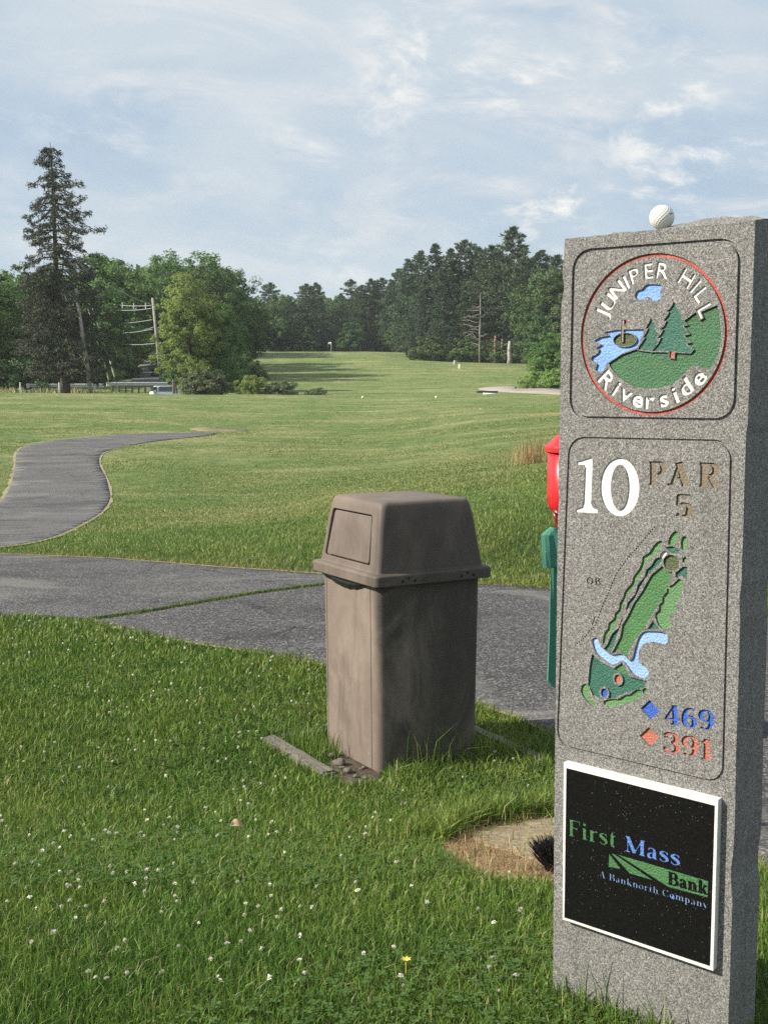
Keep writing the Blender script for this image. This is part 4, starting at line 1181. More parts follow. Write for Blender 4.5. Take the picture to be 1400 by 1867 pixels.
# ------------------------------------------------------------------ timber frame round the bin
def wood_mat(name, a, b_, scale=1.0):
    m, t, b = new_mat(name)
    oc = t.node('ShaderNodeTexCoord').outputs['Object']
    g = t.noise(t.mapping(oc, (0.09, 1, 1)), 70 * scale, 6, 0.7, 0.4)
    t.put(b, 'Base Color', t.ramp(g, [(0.32, a), (0.68, b_)])); b.inputs['Roughness'].default_value = 0.9
    t.put(b, 'Normal', t.bump(g, 0.8, 0.004))
    return m
M_TIMBER = wood_mat('silvered_timber', (0.06, 0.053, 0.043), (0.215, 0.195, 0.16))
frame = thing('timber_edging', 'square of weathered grey timbers sunk in the grass round the litter bin', 'timber edging', (BC.x, BC.y, 0), rot=(0, 0, b_rot))
for (x, y, rz, ln) in ((-0.405, 0.125, 90, 0.56), (0.405, -0.02, 90, 0.85), (0.02, 0.41, 0, 0.72), (-0.02, -0.41, 0, 0.72)):
    bm = bmesh.new()
    r = bmesh.ops.create_cube(bm, size=1)
    bmesh.ops.transform(bm, matrix=Matrix.Diagonal((ln, 0.066, 0.09, 1)), verts=bm.verts)
    bmesh.ops.bevel(bm, geom=list(bm.edges), offset=0.008, segments=2, affect='EDGES')
    bmesh.ops.subdivide_edges(bm, edges=[e for e in bm.edges if abs(e.verts[0].co.x - e.verts[1].co.x) > ln * .5], cuts=14)
    for v in bm.verts: v.co += Vector((0, 0.004 * mnoise.noise(v.co * 7), 0.005 * mnoise.noise(v.co * 9 + Vector((3, x * 9, 1)))))
    tb = link('timber', bm_mesh('timber', bm), M_TIMBER, frame)
    tb.location = (x, y, -0.018 + (0.0 if rz else -0.012 if y > 0 else -0.04)); tb.rotation_euler = (0, 0, math.radians(rz))

# stones in the bare corner
M_STONE = simple_mat('pebble', (0.13, 0.11, 0.09), 0.9, 0.45, 30, bump=0.7, bscale=80)
def make_stone(s, seed):
    bm = bmesh.new(); bmesh.ops.create_icosphere(bm, subdivisions=3, radius=1)
    for v in bm.verts: v.co *= 1 + 0.35 * mnoise.noise(v.co * 1.3 + Vector((seed, 0, 0)))
    bmesh.ops.transform(bm, matrix=Matrix.Diagonal((s, s * 0.75, s * 0.55, 1)), verts=bm.verts)
    return bm_mesh('stone', bm, True)
st_m = [make_stone(1.0, k * 3.1) for k in range(3)]
rs = random.Random(4)
spec = [(607, 1384, .022, 'pale stone leaning on the litter bin foot in the bare corner'), (618, 1398, .030, 'largest flat stone in the bare soil by the litter bin foot'), (634, 1412, .022, 'grey stone between the litter bin corner and the timber edging')]
spec += [(612 + rs.uniform(0, 58), 1402 + rs.uniform(0, 26), rs.uniform(.008, .014), 'small pebble in the bare soil by the litter bin foot') for _ in range(9)]
for i, (px, py, s, lb) in enumerate(spec):
    o = bpy.data.objects.new('stone', st_m[i % 3]); COL.objects.link(o)
    if not st_m[i % 3].materials: st_m[i % 3].materials.append(M_STONE)
    p = G(px, py); o.location = (p.x, p.y, p.z + 0.008 + s * 0.3); o.scale = (s, s, s); o.rotation_euler = (rs.uniform(-.3, .3), rs.uniform(-.3, .3), rs.uniform(0, 6))
    tag(o, lb, 'stone', 'stones in the bare corner beside the bin')

# ------------------------------------------------------------------ ball washer, towel, brush
WD = 3.62
def build_washer():
    c = at(1047, 900, WD); gz = h1(c.x, c.y)
    M_RED = simple_mat('red_enamel', (0.50, 0.016, 0.020), 0.34, 0.08, 6)
    M_DKRED = simple_mat('dark_red_enamel', (0.16, 0.012, 0.014), 0.35, 0.2, 12)
    M_GREENP = simple_mat('green_post_paint', (0.02, 0.08, 0.045), 0.45, 0.2, 12)
    o = thing('ball_washer', 'red enamel golf ball washer on a post behind the granite marker', 'ball washer', (c.x, c.y, gz), rot=(0, 0, math.radians(8)))
    zt = at(1000, 797, WD).z - gz; zb = at(1000, 940, WD).z - gz; zl = at(1000, 818, WD).z - gz
    W2 = 0.152
    bm = bmesh.new()
    loft(bm, [rsquare(W2 - .09, .06, .025, zb, 6), rsquare(W2 - .05, .09, .035, zb + .004, 6), rsquare(W2 - .018, .112, .045, zb + .014, 6), rsquare(W2 - .004, .126, .045, zb + .032, 6), rsquare(W2, .13, .045, zb + .055, 6), rsquare(W2, .13, .045, zl, 6)])
    link('body', bm_mesh('body', bm, True), M_RED, o)
    bm = bmesh.new()
    loft(bm, [rsquare(W2 + .006, .136, .045, zl - .010, 6), rsquare(W2 + .016, .146, .048, zl - .008, 6), rsquare(W2 + .016, .146, .048, zl + .004, 6), rsquare(W2 + .008, .138, .045, zl + .010, 6), rsquare(W2 - .05, .09, .035, zt + .006, 6), rsquare(W2 - .10, .04, .015, zt + .012, 6)])
    link('lid', bm_mesh('lid', bm), M_RED, o)
    bm = bmesh.new(); add_tube(bm, [(-.055, -.02, zb + .03), (-.05, -.02, zb - .02), (-.047, -.02, zb - .075)], [.016, .013, .012], 10)
    add_tube(bm, [(-.07, -.03, zb + .012), (-.06, -.035, zb - .012), (-.045, -.03, zb - .03)], .006, 8)
    link('bracket', bm_mesh('bracket', bm, True), M_DKRED, o)
    bm = bmesh.new(); add_tube(bm, [(.01, .03, -.1), (.01, .03, zb + .02)], .026, 14)
    link('post', bm_mesh('post', bm, True), M_GREENP, o)
    # towel: tail and folded-over flap, hung from the bracket
    m, t, b = new_mat('green_terry')
    pos = t.node('ShaderNodeNewGeometry').outputs['Position']
    n = t.noise(pos, 420, 3, 0.7)
    t.put(b, 'Base Color', t.ramp(n, [(0.3, (0.05, 0.19, 0.13)), (0.7, (0.10, 0.33, 0.24))])); b.inputs['Roughness'].default_value = 0.95
    t.put(b, 'Normal', t.bump(n, 0.9, 0.004))
    bm = bmesh.new()
    def sheet(rows, nx, off):
        prev = None
        for (pxl, pxr, py), yo in rows:
            L_, R_ = at(pxl, py, WD - 0.09 + off + yo), at(pxr, py, WD - 0.09 + off + yo)
            row = []
            for k in range(nx + 1):
                p = L_.lerp(R_, k / nx); p.y += 0.008 * math.sin(k / nx * 7 + py * .01) ; row.append(bm.verts.new(p))
            if prev:
                for k in range(nx): bm.faces.new((prev[k], prev[k + 1], row[k + 1], row[k]))
            prev = row
    sheet([((1003.5, 1052, 1015), 0), ((1003, 1052, 1035), 0), ((1001, 1054, 1090), .004), ((999.5, 1054, 1150), .006), ((997.5, 1054, 1210), .006), ((996.5, 1054, 1241), .004), ((1003, 1052, 1250), .004), ((1016, 1040, 1258), .004)], 10, 0.0)
    sheet([((1003, 1030, 963), -.002), ((996, 1045, 968), -.006), ((986, 1050, 976), -.012), ((987, 1052, 1005), -.014), ((988.5, 1052, 1035), -.014)], 10, -0.012)
    # inner fold
    prev = None
    for a_, b_ in (((990, 980), (1009, 966)), ((996, 1008), (1052, 1000)), ((1003.5, 1033), (1052, 1034))):
        row = [bm.verts.new(at(*a_, WD - 0.118)), bm.verts.new(at(*b_, WD - 0.118))]
        if prev: bm.faces.new((prev[0], prev[1], row[1], row[0]))
        prev = row
    tw = link('towel', bm_mesh('towel', bm, False), m)
    sd_ = tw.modifiers.new('thick', 'SOLIDIFY'); sd_.thickness = 0.005
    tag(tw, 'green terry towel hanging folded below the red ball washer', 'towel')
    # black bristle brush at the dirt patch
    p = G(1012, 1592)
    bo = thing('shoe_brush', 'black bristled shoe brush at the edge of the sandy dirt patch', 'shoe brush', p)
    bm = bmesh.new(); add_box(bm, (0.05, 0, 0.012), (0.15, 0.07, 0.05), bevel=0.01)
    link('base', bm_mesh('base', bm), simple_mat('dark_rubber', (0.02, 0.02, 0.021), 0.8, 0.3, 30), bo)
    r_ = np.random.default_rng(5); V = []; Fq = []
    for k in range(2600):
        u, v = r_.uniform(-.028, .13), r_.uniform(-.036, .036)
        edge = max(abs((u - .05) / .08), abs(v / .036))
        hgt = 0.092 - 0.03 * max(0, edge - .4) + r_.uniform(-.02, .01)
        lx, ly = (u - .05) * .35 + r_.normal(0, .012), v * .5 + r_.normal(0, .012)
        i = len(V); w_ = .0014
        a = r_.uniform(0, 3.14); dx, dy = w_ * math.cos(a), w_ * math.sin(a)
        V += [(u - dx, v - dy, .02), (u + dx, v + dy, .02), (u + lx + dx * .6, v + ly + dy * .6, hgt), (u + lx - dx * .6, v + ly - dy * .6, hgt)]
        Fq.append((i, i + 1, i + 2, i + 3))
    link('bristles', np_mesh('bristles', V, [np.array(Fq)]), simple_mat('black_bristle', (0.014, 0.014, 0.016), 0.5, 0.4, 40), bo)
build_washer()

# ------------------------------------------------------------------ grass
rng = np.random.default_rng(11)
PILLAR_POLY = [tuple((PO + Uv * a + Nv * b_)[:2]) for a, b_ in ((-.0, .0), (PW + .01, .0), (PW + .01, PT), (-.0, PT))]
def local_poly(cx_, cy_, rot, s): return [(cx_ + x * math.cos(rot) - y * math.sin(rot), cy_ + x * math.sin(rot) + y * math.cos(rot)) for x, y in ((-s, -s), (s, -s), (s, s), (-s, s))]
BIN_POLY = local_poly(BC.x, BC.y, b_rot, 0.222)
def edge_dist(x, y, poly, closed=True):
    d = np.full(x.shape, 1e9); n = len(poly)
    for i in range(n if closed else n - 1):
        a = np.array(poly[i]); b_ = np.array(poly[(i + 1) % n]); e = b_ - a; L2 = max(e @ e, 1e-9)
        t = np.clip(((x - a[0]) * e[0] + (y - a[1]) * e[1]) / L2, 0, 1)
        d = np.minimum(d, np.hypot(x - a[0] - t * e[0], y - a[1] - t * e[1]))
    return d
def allowed(x, y):
    ok = ~(inpoly(x, y, PATH_A) | inpoly(x, y, PATH_B) | inpoly(x, y, PATH_2) | inpoly(x, y, BIN_POLY) | inpoly(x, y, PILLAR_POLY))
    dd_ = inpoly(x, y, DIRT); ok &= ~(dd_ & (rng.random(x.shape) > 0.035))
    bb_ = inpoly(x, y, BARE); ok &= ~(bb_ & (rng.random(x.shape) > 0.06))
    # timber tops stay mostly clear
    lx = (x - BC.x) * math.cos(b_rot) + (y - BC.y) * math.sin(b_rot); ly = -(x - BC.x) * math.sin(b_rot) + (y - BC.y) * math.cos(b_rot)
    for tx in (-0.405, 0.405):
        tt_ = (abs(lx - tx) < 0.036) & (abs(ly) < 0.44); ok &= ~(tt_ & (rng.random(x.shape) > (0.22 if tx < 0 else 0.75)))
    return ok
def scatter(n, d0, d1, half, power):
    """random points in the view wedge; density falls with distance**power"""
    u = rng.random(n); e = 2 - power
    d = (d0 ** e + u * (d1 ** e - d0 ** e)) ** (1 / e) if abs(e) > 1e-6 else d0 * (d1 / d0) ** u
    x = rng.uniform(-half, half, n) * d
    return x, d
def blades(x, y, hgt, wid, lean, name, mat, label_kind='stuff', clump=0.0, z0=0.0, flat=False):
    n = len(x); z = H(x, y) + z0
    az = rng.uniform(0, 2 * np.pi, n)
    bend = np.abs(rng.normal(0, lean, n)) + 0.1
    dx, dy = np.cos(az), np.sin(az)
    fx, fy = -dy, dx
    # the blade leans along (dx,dy); its flat side turns about the vertical
    tw = rng.uniform(0, 2 * np.pi, n); wx, wy = np.cos(tw) * wid, np.sin(tw) * wid
    hz = hgt * np.cos(np.clip(bend * 0.6, 0, 1.45)); hx_ = hgt * np.sin(np.clip(bend * 0.6, 0, 1.45))
    mid = 0.5 + 0.1 * rng.random(n)
    b0 = np.stack([x - wx, y - wy, z - 0.004], 1); b1 = np.stack([x + wx, y + wy, z - 0.004], 1)
    mx = x + dx * hx_ * mid * 0.6; my = y + dy * hx_ * mid * 0.6; mz = z + hz * mid * 1.12
    m0 = np.stack([mx - wx * .8, my - wy * .8, mz], 1); m1 = np.stack([mx + wx * .8, my + wy * .8, mz], 1)
    tp = np.stack([x + dx * hx_ * 1.25, y + dy * hx_ * 1.25, z + hz], 1)
    V = np.stack([b0, b1, m1, m0, tp], 1).reshape(-1, 3)
    i = np.arange(n) * 5
    q = np.stack([i, i + 1, i + 2, i + 3], 1); t = np.stack([i + 3, i + 2, i + 4], 1)
    me = np_mesh(name, V, [q, t])
    return tag(link(name, me, mat), kind=label_kind)
M_BLADE = blade_mat('grass_blade'); M_STRAW = blade_mat('straw_blade', True)
def patch_noise(x, y, s, seed):
    k = [(1.0, .3, .2), (-.5, .9, 1.1), (.7, -.8, 2.3), (.2, 1.2, .7)]
    return sum(np.sin(s * (a * x + b_ * y) + c + seed + 1.5 * np.sin(s * .6 * (b_ * x - a * y) + seed)) for a, b_, c in k) / 4
def grow():
    def near_line(line, n, sp, closed=False):
        P = np.array(line); s = np.linalg.norm(np.diff(P, axis=0), axis=1); cs = np.concatenate([[0], np.cumsum(s)])
        u = rng.random(n) * cs[-1]; i = np.clip(np.searchsorted(cs, u) - 1, 0, len(s) - 1); t = (u - cs[i]) / s[i]
        p = P[i] + (P[i + 1] - P[i]) * t[:, None]
        return p[:, 0] + rng.normal(0, sp, n), p[:, 1] + rng.normal(0, sp, n)
    # foreground lawn
    x, y = scatter(600000, 1.75, 9.2, 0.46, 1.25)
    k = allowed(x, y); x, y = x[k], y[k]
    pn = patch_noise(x, y, 5.0, 1.0)
    hg = 0.031 * (1 + 0.30 * pn) * rng.uniform(0.4, 1.45, len(x))
    d_b = edge_dist(x, y, BIN_POLY); lx = (x - BC.x) * math.cos(b_rot) + (y - BC.y) * math.sin(b_rot); ly = -(x - BC.x) * math.sin(b_rot) + (y - BC.y) * math.cos(b_rot)
    tall = np.exp(-((ly + 0.30) / 0.10) ** 2) * (lx > -0.25) * (lx < 0.75) + np.exp(-((lx - 0.32) / 0.10) ** 2) * (abs(ly) < .5) * 0.5
    hg *= 1 + 1.3 * tall * rng.uniform(0.2, 1, len(x))
    dd_ = edge_dist(x, y, DIRT); nrth = (y > 3.55) & (x > 0.0)
    hg *= 1 + 1.9 * np.exp(-(dd_ / 0.13) ** 2) * nrth * rng.uniform(.3, 1, len(x))
    d_p = edge_dist(x, y, PILLAR_POLY); hg *= 1 + 0.7 * np.exp(-(d_p / 0.05) ** 2)
    e_n = edge_dist(x, y, W_nb, False); hg *= 1 + 0.35 * np.exp(-(e_n / 0.05) ** 2)
    hg *= np.clip(y / 3.2, 1.0, 1.5) ** 0.5
    hg *= 1 - 0.6 * np.exp(-((lx + 0.27) / 0.07) ** 2) * (abs(ly) < .3)
    wd = rng.uniform(0.0006, 0.0016, len(x)) * np.clip(y / 2.6, 0.9, 3.0)
    blades(x, y, hg * 0.98, wd, 1.45, 'grass', M_BLADE)
    # beyond the path
    x, y = scatter(330000, 8.6, 30, 0.40, 1.7)
    k = allowed(x, y) & (rng.random(len(x)) < np.clip((29 - y) / 13, 0.0, 1)); x, y = x[k], y[k]
    hg = 0.038 * (1 + 0.35 * patch_noise(x, y, 1.7, 2.0)) * rng.uniform(0.5, 1.35, len(x)) * np.clip(11 / y, 0.35, 1.1)
    wd = rng.uniform(0.0012, 0.0024, len(x)) * np.clip(y / 7, 1, 5)
    blades(x, y, hg, wd, 1.3, 'grass', M_BLADE)
    # tufts of the mown ground farther off
    x, y = scatter(240000, 15, 75, 0.36, 2.0)
    k = allowed(x, y) & (rng.random(len(x)) < np.clip((78 - y) / 30, 0, 1)); x, y = x[k], y[k]
    tuft = np.clip(0.5 + 0.9 * patch_noise(x, y * 0.6, 0.9, 4.0), 0.15, 1.3)
    blades(x, y, 0.034 * tuft * rng.uniform(.5, 1.4, len(x)), rng.uniform(.004, .009, len(x)) * np.clip(y / 25, .8, 2.4), 1.2, 'grass', M_BLADE)
    # long grass flopping over the upper edge of the dirt patch
    P_ = [p for p in DIRT if p[1] > np.mean([q[1] for q in DIRT]) - 0.02]
    P_.sort(); x, y = near_line(P_, 4200, .035); y = y + .06
    k = allowed(x, y); x, y = x[k], y[k]
    blades(x, y, rng.uniform(.05, .125, len(x)), rng.uniform(.0012, .0024, len(x)), 1.5, 'tall_grass', M_BLADE)
    # clover leaves low in the turf
    x, y = scatter(20000, 1.8, 6.5, 0.45, 1.2); k = allowed(x, y) & (patch_noise(x, y, 4.0, 5.0) > 0.0); x, y = x[k], y[k]
    n = len(x); z = H(x, y) + rng.uniform(.012, .034, n); V = []; r_ = rng.uniform(.0045, .0085, n)
    vs = []
    for j in range(3):
        a = rng.uniform(0, .4, n) + 2 * np.pi * j / 3 + x * 40
        ca, sa = np.cos(a), np.sin(a); til = rng.uniform(-.2, .35, n)
        for rr, ww, up in ((0.05, 0.0, 0), (0.75, 0.62, .6), (1.25, 0.25, 1.0), (1.25, -0.25, 1.0), (0.75, -0.62, .6)):
            vs.append(np.stack([x + r_ * (ca * rr - sa * ww), y + r_ * (sa * rr + ca * ww), z + r_ * til * up], 1))
    V = np.stack(vs, 1).reshape(-1, 3); base = np.arange(n) * 15
    quad = np.concatenate([np.stack([base + 5 * j + i for i in range(5)], 1) for j in range(3)])
    tag(link('clover_leaves', np_mesh('clover_leaves', V, [quad]), leaf_mat('clover_leaf', (0.055, 0.13, 0.03), (0.10, 0.20, 0.05), 0.3)), kind='stuff')
    # straw on the dirt patch and along the verges
    lo, hi = np.array(DIRT).min(0), np.array(DIRT).max(0)
    x = rng.uniform(lo[0], hi[0], 9000); y = rng.uniform(lo[1], hi[1], 9000)
    on_slab = inpoly(x, y, SLAB)
    k = inpoly(x, y, DIRT) & (~on_slab | (rng.random(9000) < 0.10)) & (rng.random(9000) < 0.8); x, y = x[k], y[k]
    blades(x, y, rng.uniform(.015, .06, len(x)), rng.uniform(.0005, .0011, len(x)), 5.0, 'dry_straw', M_STRAW, z0=0.008)
    x, y = near_line(W_far, 5000, .018); blades(x, y, rng.uniform(.02, .06, len(x)), rng.uniform(.001, .002, len(x)), 2.6, 'dry_straw', M_STRAW, z0=.004)
    x, y = near_line(W_nb, 1400, .02); blades(x, y, rng.uniform(.02, .06, len(x)), rng.uniform(.0007, .0013, len(x)), 2.6, 'dry_straw', M_STRAW, z0=.004)
    # grass in the joint of the two path pieces
    x, y = near_line(W_seam, 4200, .016); blades(x, y, rng.uniform(.012, .035, len(x)), rng.uniform(.0012, .0022, len(x)), 0.8, 'joint_grass', M_BLADE, z0=.012)
    # tall seed stalks at the shaded foot of the bin
    n = 70; lx = rng.uniform(-.12, .42, n); ly = rng.normal(-.27, .035, n)
    x = BC.x + lx * math.cos(b_rot) - ly * math.sin(b_rot); y = BC.y + lx * math.sin(b_rot) + ly * math.cos(b_rot)
    blades(x, y, rng.uniform(.10, .24, n), rng.uniform(.0012, .0022, n), 0.7, 'tall_grass', M_BLADE)
    n = 260; lx = rng.uniform(-.37, -.25, n); ly = rng.uniform(0.02, .36, n)
    x = BC.x + lx * math.cos(b_rot) - ly * math.sin(b_rot); y = BC.y + lx * math.sin(b_rot) + ly * math.cos(b_rot)
    blades(x, y, rng.uniform(.05, .13, n), rng.uniform(.001, .002, n), 0.6, 'tall_grass', M_BLADE)
    # a few long stalks at the foot of the marker
    n = 34; a = rng.uniform(0.0, PW * .8, n); b_ = rng.uniform(-.07, -.012, n)
    x = PO.x + Uv.x * a + Nv.x * b_; y = PO.y + Uv.y * a + Nv.y * b_
    blades(x, y, rng.uniform(.06, .14, n), rng.uniform(.0012, .002, n), 0.8, 'tall_grass', M_BLADE)
    # beige dead weed clump on the slope behind the bin
    c = G(968, 846); n = 260
    x = c.x + rng.normal(0, .16, n); y = c.y + rng.normal(0, .16, n)
    o = blades(x, y, rng.uniform(.2, .52, n), rng.uniform(.002, .004, n), 0.35, 'dead_weed', M_STRAW, label_kind='thing')
    tag(o, 'beige clump of dead weed stalks on the grass slope behind the ball washer', 'weed')
grow()

# ------------------------------------------------------------------ clover flowers, dandelion, dead leaf
def flower_mesh(seed):
    r_ = random.Random(seed); bm = bmesh.new(); c = Vector((r_.uniform(-.004, .004), r_.uniform(-.004, .004), .048))
    for k in range(38):
        ph_ = math.acos(1 - 1.5 * (k + .5) / 38) * r_.uniform(.85, 1.15); th_ = 2.39996 * k + r_.uniform(-.3, .3)
        d = Vector((math.sin(ph_) * math.cos(th_), math.sin(ph_) * math.sin(th_), math.cos(ph_) * .7))
        sd_ = d.orthogonal().normalized(); L = .0085 * r_.uniform(.6, 1.25)
        v = [bm.verts.new(c + d * .001), bm.verts.new(c + d * L * .65 + sd_ * .0022), bm.verts.new(c + d * L), bm.verts.new(c + d * L * .65 - sd_ * .0022)]
        bm.faces.new(v)
    nf = len(bm.faces)
    add_tube(bm, [(0, 0, 0), (.002, .001, .025), c], .0006, 5)
    bm.faces.ensure_lookup_table()
    for f in bm.faces[nf:]: f.material_index = 1
    return bm_mesh('clover_flower', bm)
M_PETAL = leaf_mat('clover_petal', (0.66, 0.60, 0.48), (0.88, 0.86, 0.78), 0.25)
M_STEM = simple_mat('clover_stem', (0.12, 0.22, 0.06), 0.6)
fl = [flower_mesh(k) for k in range(3)]
for f_ in fl: f_.materials.append(M_PETAL); f_.materials.append(M_STEM)
def flowers():
    n = 0; r_ = np.random.default_rng(23)
    tries = 0
    while n < 290 and tries < 6000:
        tries += 1
        px = r_.uniform(-30, 1060); py = 1135 + 700 * r_.random() ** 1.35
        dens = 0.30 + 0.7 * (mnoise.noise(Vector((px / 120, py / 80, 3.3))) > -0.02)
        if px > 600: dens *= 0.5
        if r_.random() > dens: continue
        p = G(px, py)
        if p.y > 8.5: continue
        xa, ya = np.array([p.x]), np.array([p.y])
        if not allowed(xa, ya)[0] or inpoly(xa, ya, DIRT)[0] or inpoly(xa, ya, BARE)[0]: continue
        o = bpy.data.objects.new('clover_flower', fl[n % 3]); COL.objects.link(o)
        s = r_.uniform(.42, .8); o.location = p; o.scale = (s, s, r_.uniform(.62, .9) * (1 + .13 * max(0, p.y - 2.2))); o.rotation_euler = (r_.normal(0, .3), r_.normal(0, .3), r_.uniform(0, 6))
        tag(o, 'small white clover flower head standing in the lawn grass', 'flower', 'white clover flowers in the lawn'); n += 1
    p = G(740, 1790)
    bm = bmesh.new()
    for k in range(40):
        a = k * 2.4; r0 = .002 + .005 * (k % 3) / 2
        d = Vector((math.cos(a), math.sin(a), .35)); s_ = Vector((-math.sin(a), math.cos(a), 0))
        bm.faces.new([bm.verts.new(v) for v in (Vector((0, 0, .045)), Vector((0, 0, .045)) + d * r0 + s_ * .0018, Vector((0, 0, .045)) + d * (r0 + .004), Vector((0, 0, .045)) + d * r0 - s_ * .0018)])
    add_tube(bm, [(0, 0, 0), (0, 0, .045)], .001, 5)
    o = link('buttercup', bm_mesh('buttercup', bm), simple_mat('yellow_petal', (0.66, 0.50, 0.08), 0.5, .15)); o.location = p
    tag(o, 'single yellow wildflower low in the lawn near the marker', 'flower')
    p = G(421, 1530); bm = bmesh.new(); prev = None
    for k in range(9):
        t = k / 8; wv = .013 * math.sin(math.pi * t) ** .7 + .001
        c = Vector((-.022 + .044 * t, .004 * math.sin(5 * t), .052 + .010 * math.sin(math.pi * t)))
        row = [bm.verts.new(c + Vector((0, -wv, .006))), bm.verts.new(c), bm.verts.new(c + Vector((0, wv, .008)))]
        if prev:
            for i in range(2): bm.faces.new((prev[i], prev[i + 1], row[i + 1], row[i]))
        prev = row
    o = link('dead_leaf', bm_mesh('dead_leaf', bm, True), simple_mat('dead_leaf_brown', (0.42, 0.30, 0.17), .8, .3, 60)); o.location = p; o.rotation_euler = (0.5, .2, .5)
    sm = o.modifiers.new('thick', 'SOLIDIFY'); sm.thickness = .0006
    tag(o, 'curled tan dead leaf lying on the lawn grass', 'leaf')
flowers()
# ------------------------------------------------------------------ trees
def cards(c, nrm, ln, wd, r):
    """diamond leaves at c facing nrm"""
    n = len(c)
    t = r.normal(size=(n, 3)); t -= nrm * np.sum(t * nrm, 1)[:, None]; t /= np.linalg.norm(t, axis=1)[:, None] + 1e-9
    b_ = np.cross(nrm, t)
    L, W = ln[:, None], wd[:, None]
    V = np.stack([c - t * L, c - b_ * W + nrm * W * .25, c + t * L, c + b_ * W + nrm * W * .25], 1).reshape(-1, 3)
    i = np.arange(n) * 4
    return V, np.stack([i, i + 1, i + 2, i + 3], 1)
def sprigs(c, ax, ln, wd, r):
    """long thin cards along axis ax"""
    n = len(c)
    s = np.cross(ax, r.normal(size=(n, 3))); s /= np.linalg.norm(s, axis=1)[:, None] + 1e-9
    L, W = ln[:, None], wd[:, None]
    V = np.stack([c - s * W * .5, c + ax * L * .5 - s * W, c + ax * L, c + ax * L * .5 + s * W], 1).reshape(-1, 3)
    i = np.arange(n) * 4
    return V, np.stack([i, i + 1, i + 2, i + 3], 1)
def unit(v): return v / (np.linalg.norm(v, axis=-1, keepdims=True) + 1e-9)

def broadleaf(seed, clumps=150, per=110, rx=0.36, rz=0.42, cz=0.57, leaf=0.011, spread=0.055, flat=1.0, low=0.0, drop=0.0):
    """unit-height tree: returns (crown mesh, trunk mesh)"""
    r = np.random.default_rng(seed)
    d = unit(r.normal(size=(clumps, 3)))
    lump = 1 + 0.22 * np.sin(d[:, 0] * 4.1 + seed) * np.cos(d[:, 2] * 3.3 + seed * 1.7) + 0.12 * np.sin(d[:, 1] * 7 + d[:, 2] * 6 + seed)
    rad = (0.30 + 0.70 * r.random(clumps) ** 0.55) * lump
    taper = 1 - 0.25 * np.clip(d[:, 2], -1, 1) * flat
    C = np.stack([d[:, 0] * rad * rx * taper, d[:, 1] * rad * rx * taper, cz + d[:, 2] * rad * rz], 1)
    C[:, 2] = np.maximum(C[:, 2], low + 0.05 * r.random(clumps))
    C = C[C[:, 2] < 0.975]; out = unit(C - np.array([0, 0, cz * .8]))
    n = len(C) * per
    ci = np.repeat(np.arange(len(C)), per)
    cs = (spread * r.uniform(.65, 1.35, len(C)))[ci]
    off = unit(r.normal(size=(n, 3))) * (cs * r.random(n) ** 0.45)[:, None]
    off[:, 2] *= 0.7
    P = C[ci] + off
    nr = unit(unit(off) * 0.7 + out[ci] * 0.5 + np.array([0, 0, 0.45]) + r.normal(0, .5, (n, 3)))
    s = leaf * r.uniform(.6, 1.35, n)
    V, Q = cards(P, nr, s, s * .62, r)
    V[:, 2] = np.minimum(V[:, 2], 1.0)
    crown = np_mesh('crown', V, [Q])
    bm = bmesh.new()
    lean = r.normal(0, .015, 2)
    add_tube(bm, [(0, 0, -.03), (lean[0] * .4, lean[1] * .4, .12), (lean[0], lean[1], .3), (lean[0] * 1.5, lean[1] * 1.2, .55), (lean[0] * 1.4, lean[1], .8)], [.026, .020, .017, .011, .004], 8)
    pick = r.choice(len(C), min(22, len(C)), replace=False)
    for i in pick:
        z0 = r.uniform(.2, .55); st = np.array([lean[0], lean[1], z0]); e = C[i]; md = st * .5 + e * .5 + np.array([0, 0, .03])
        add_tube(bm, [st, md, e], [.009, .006, .002], 5)
    return crown, bm_mesh('trunk', bm, True)

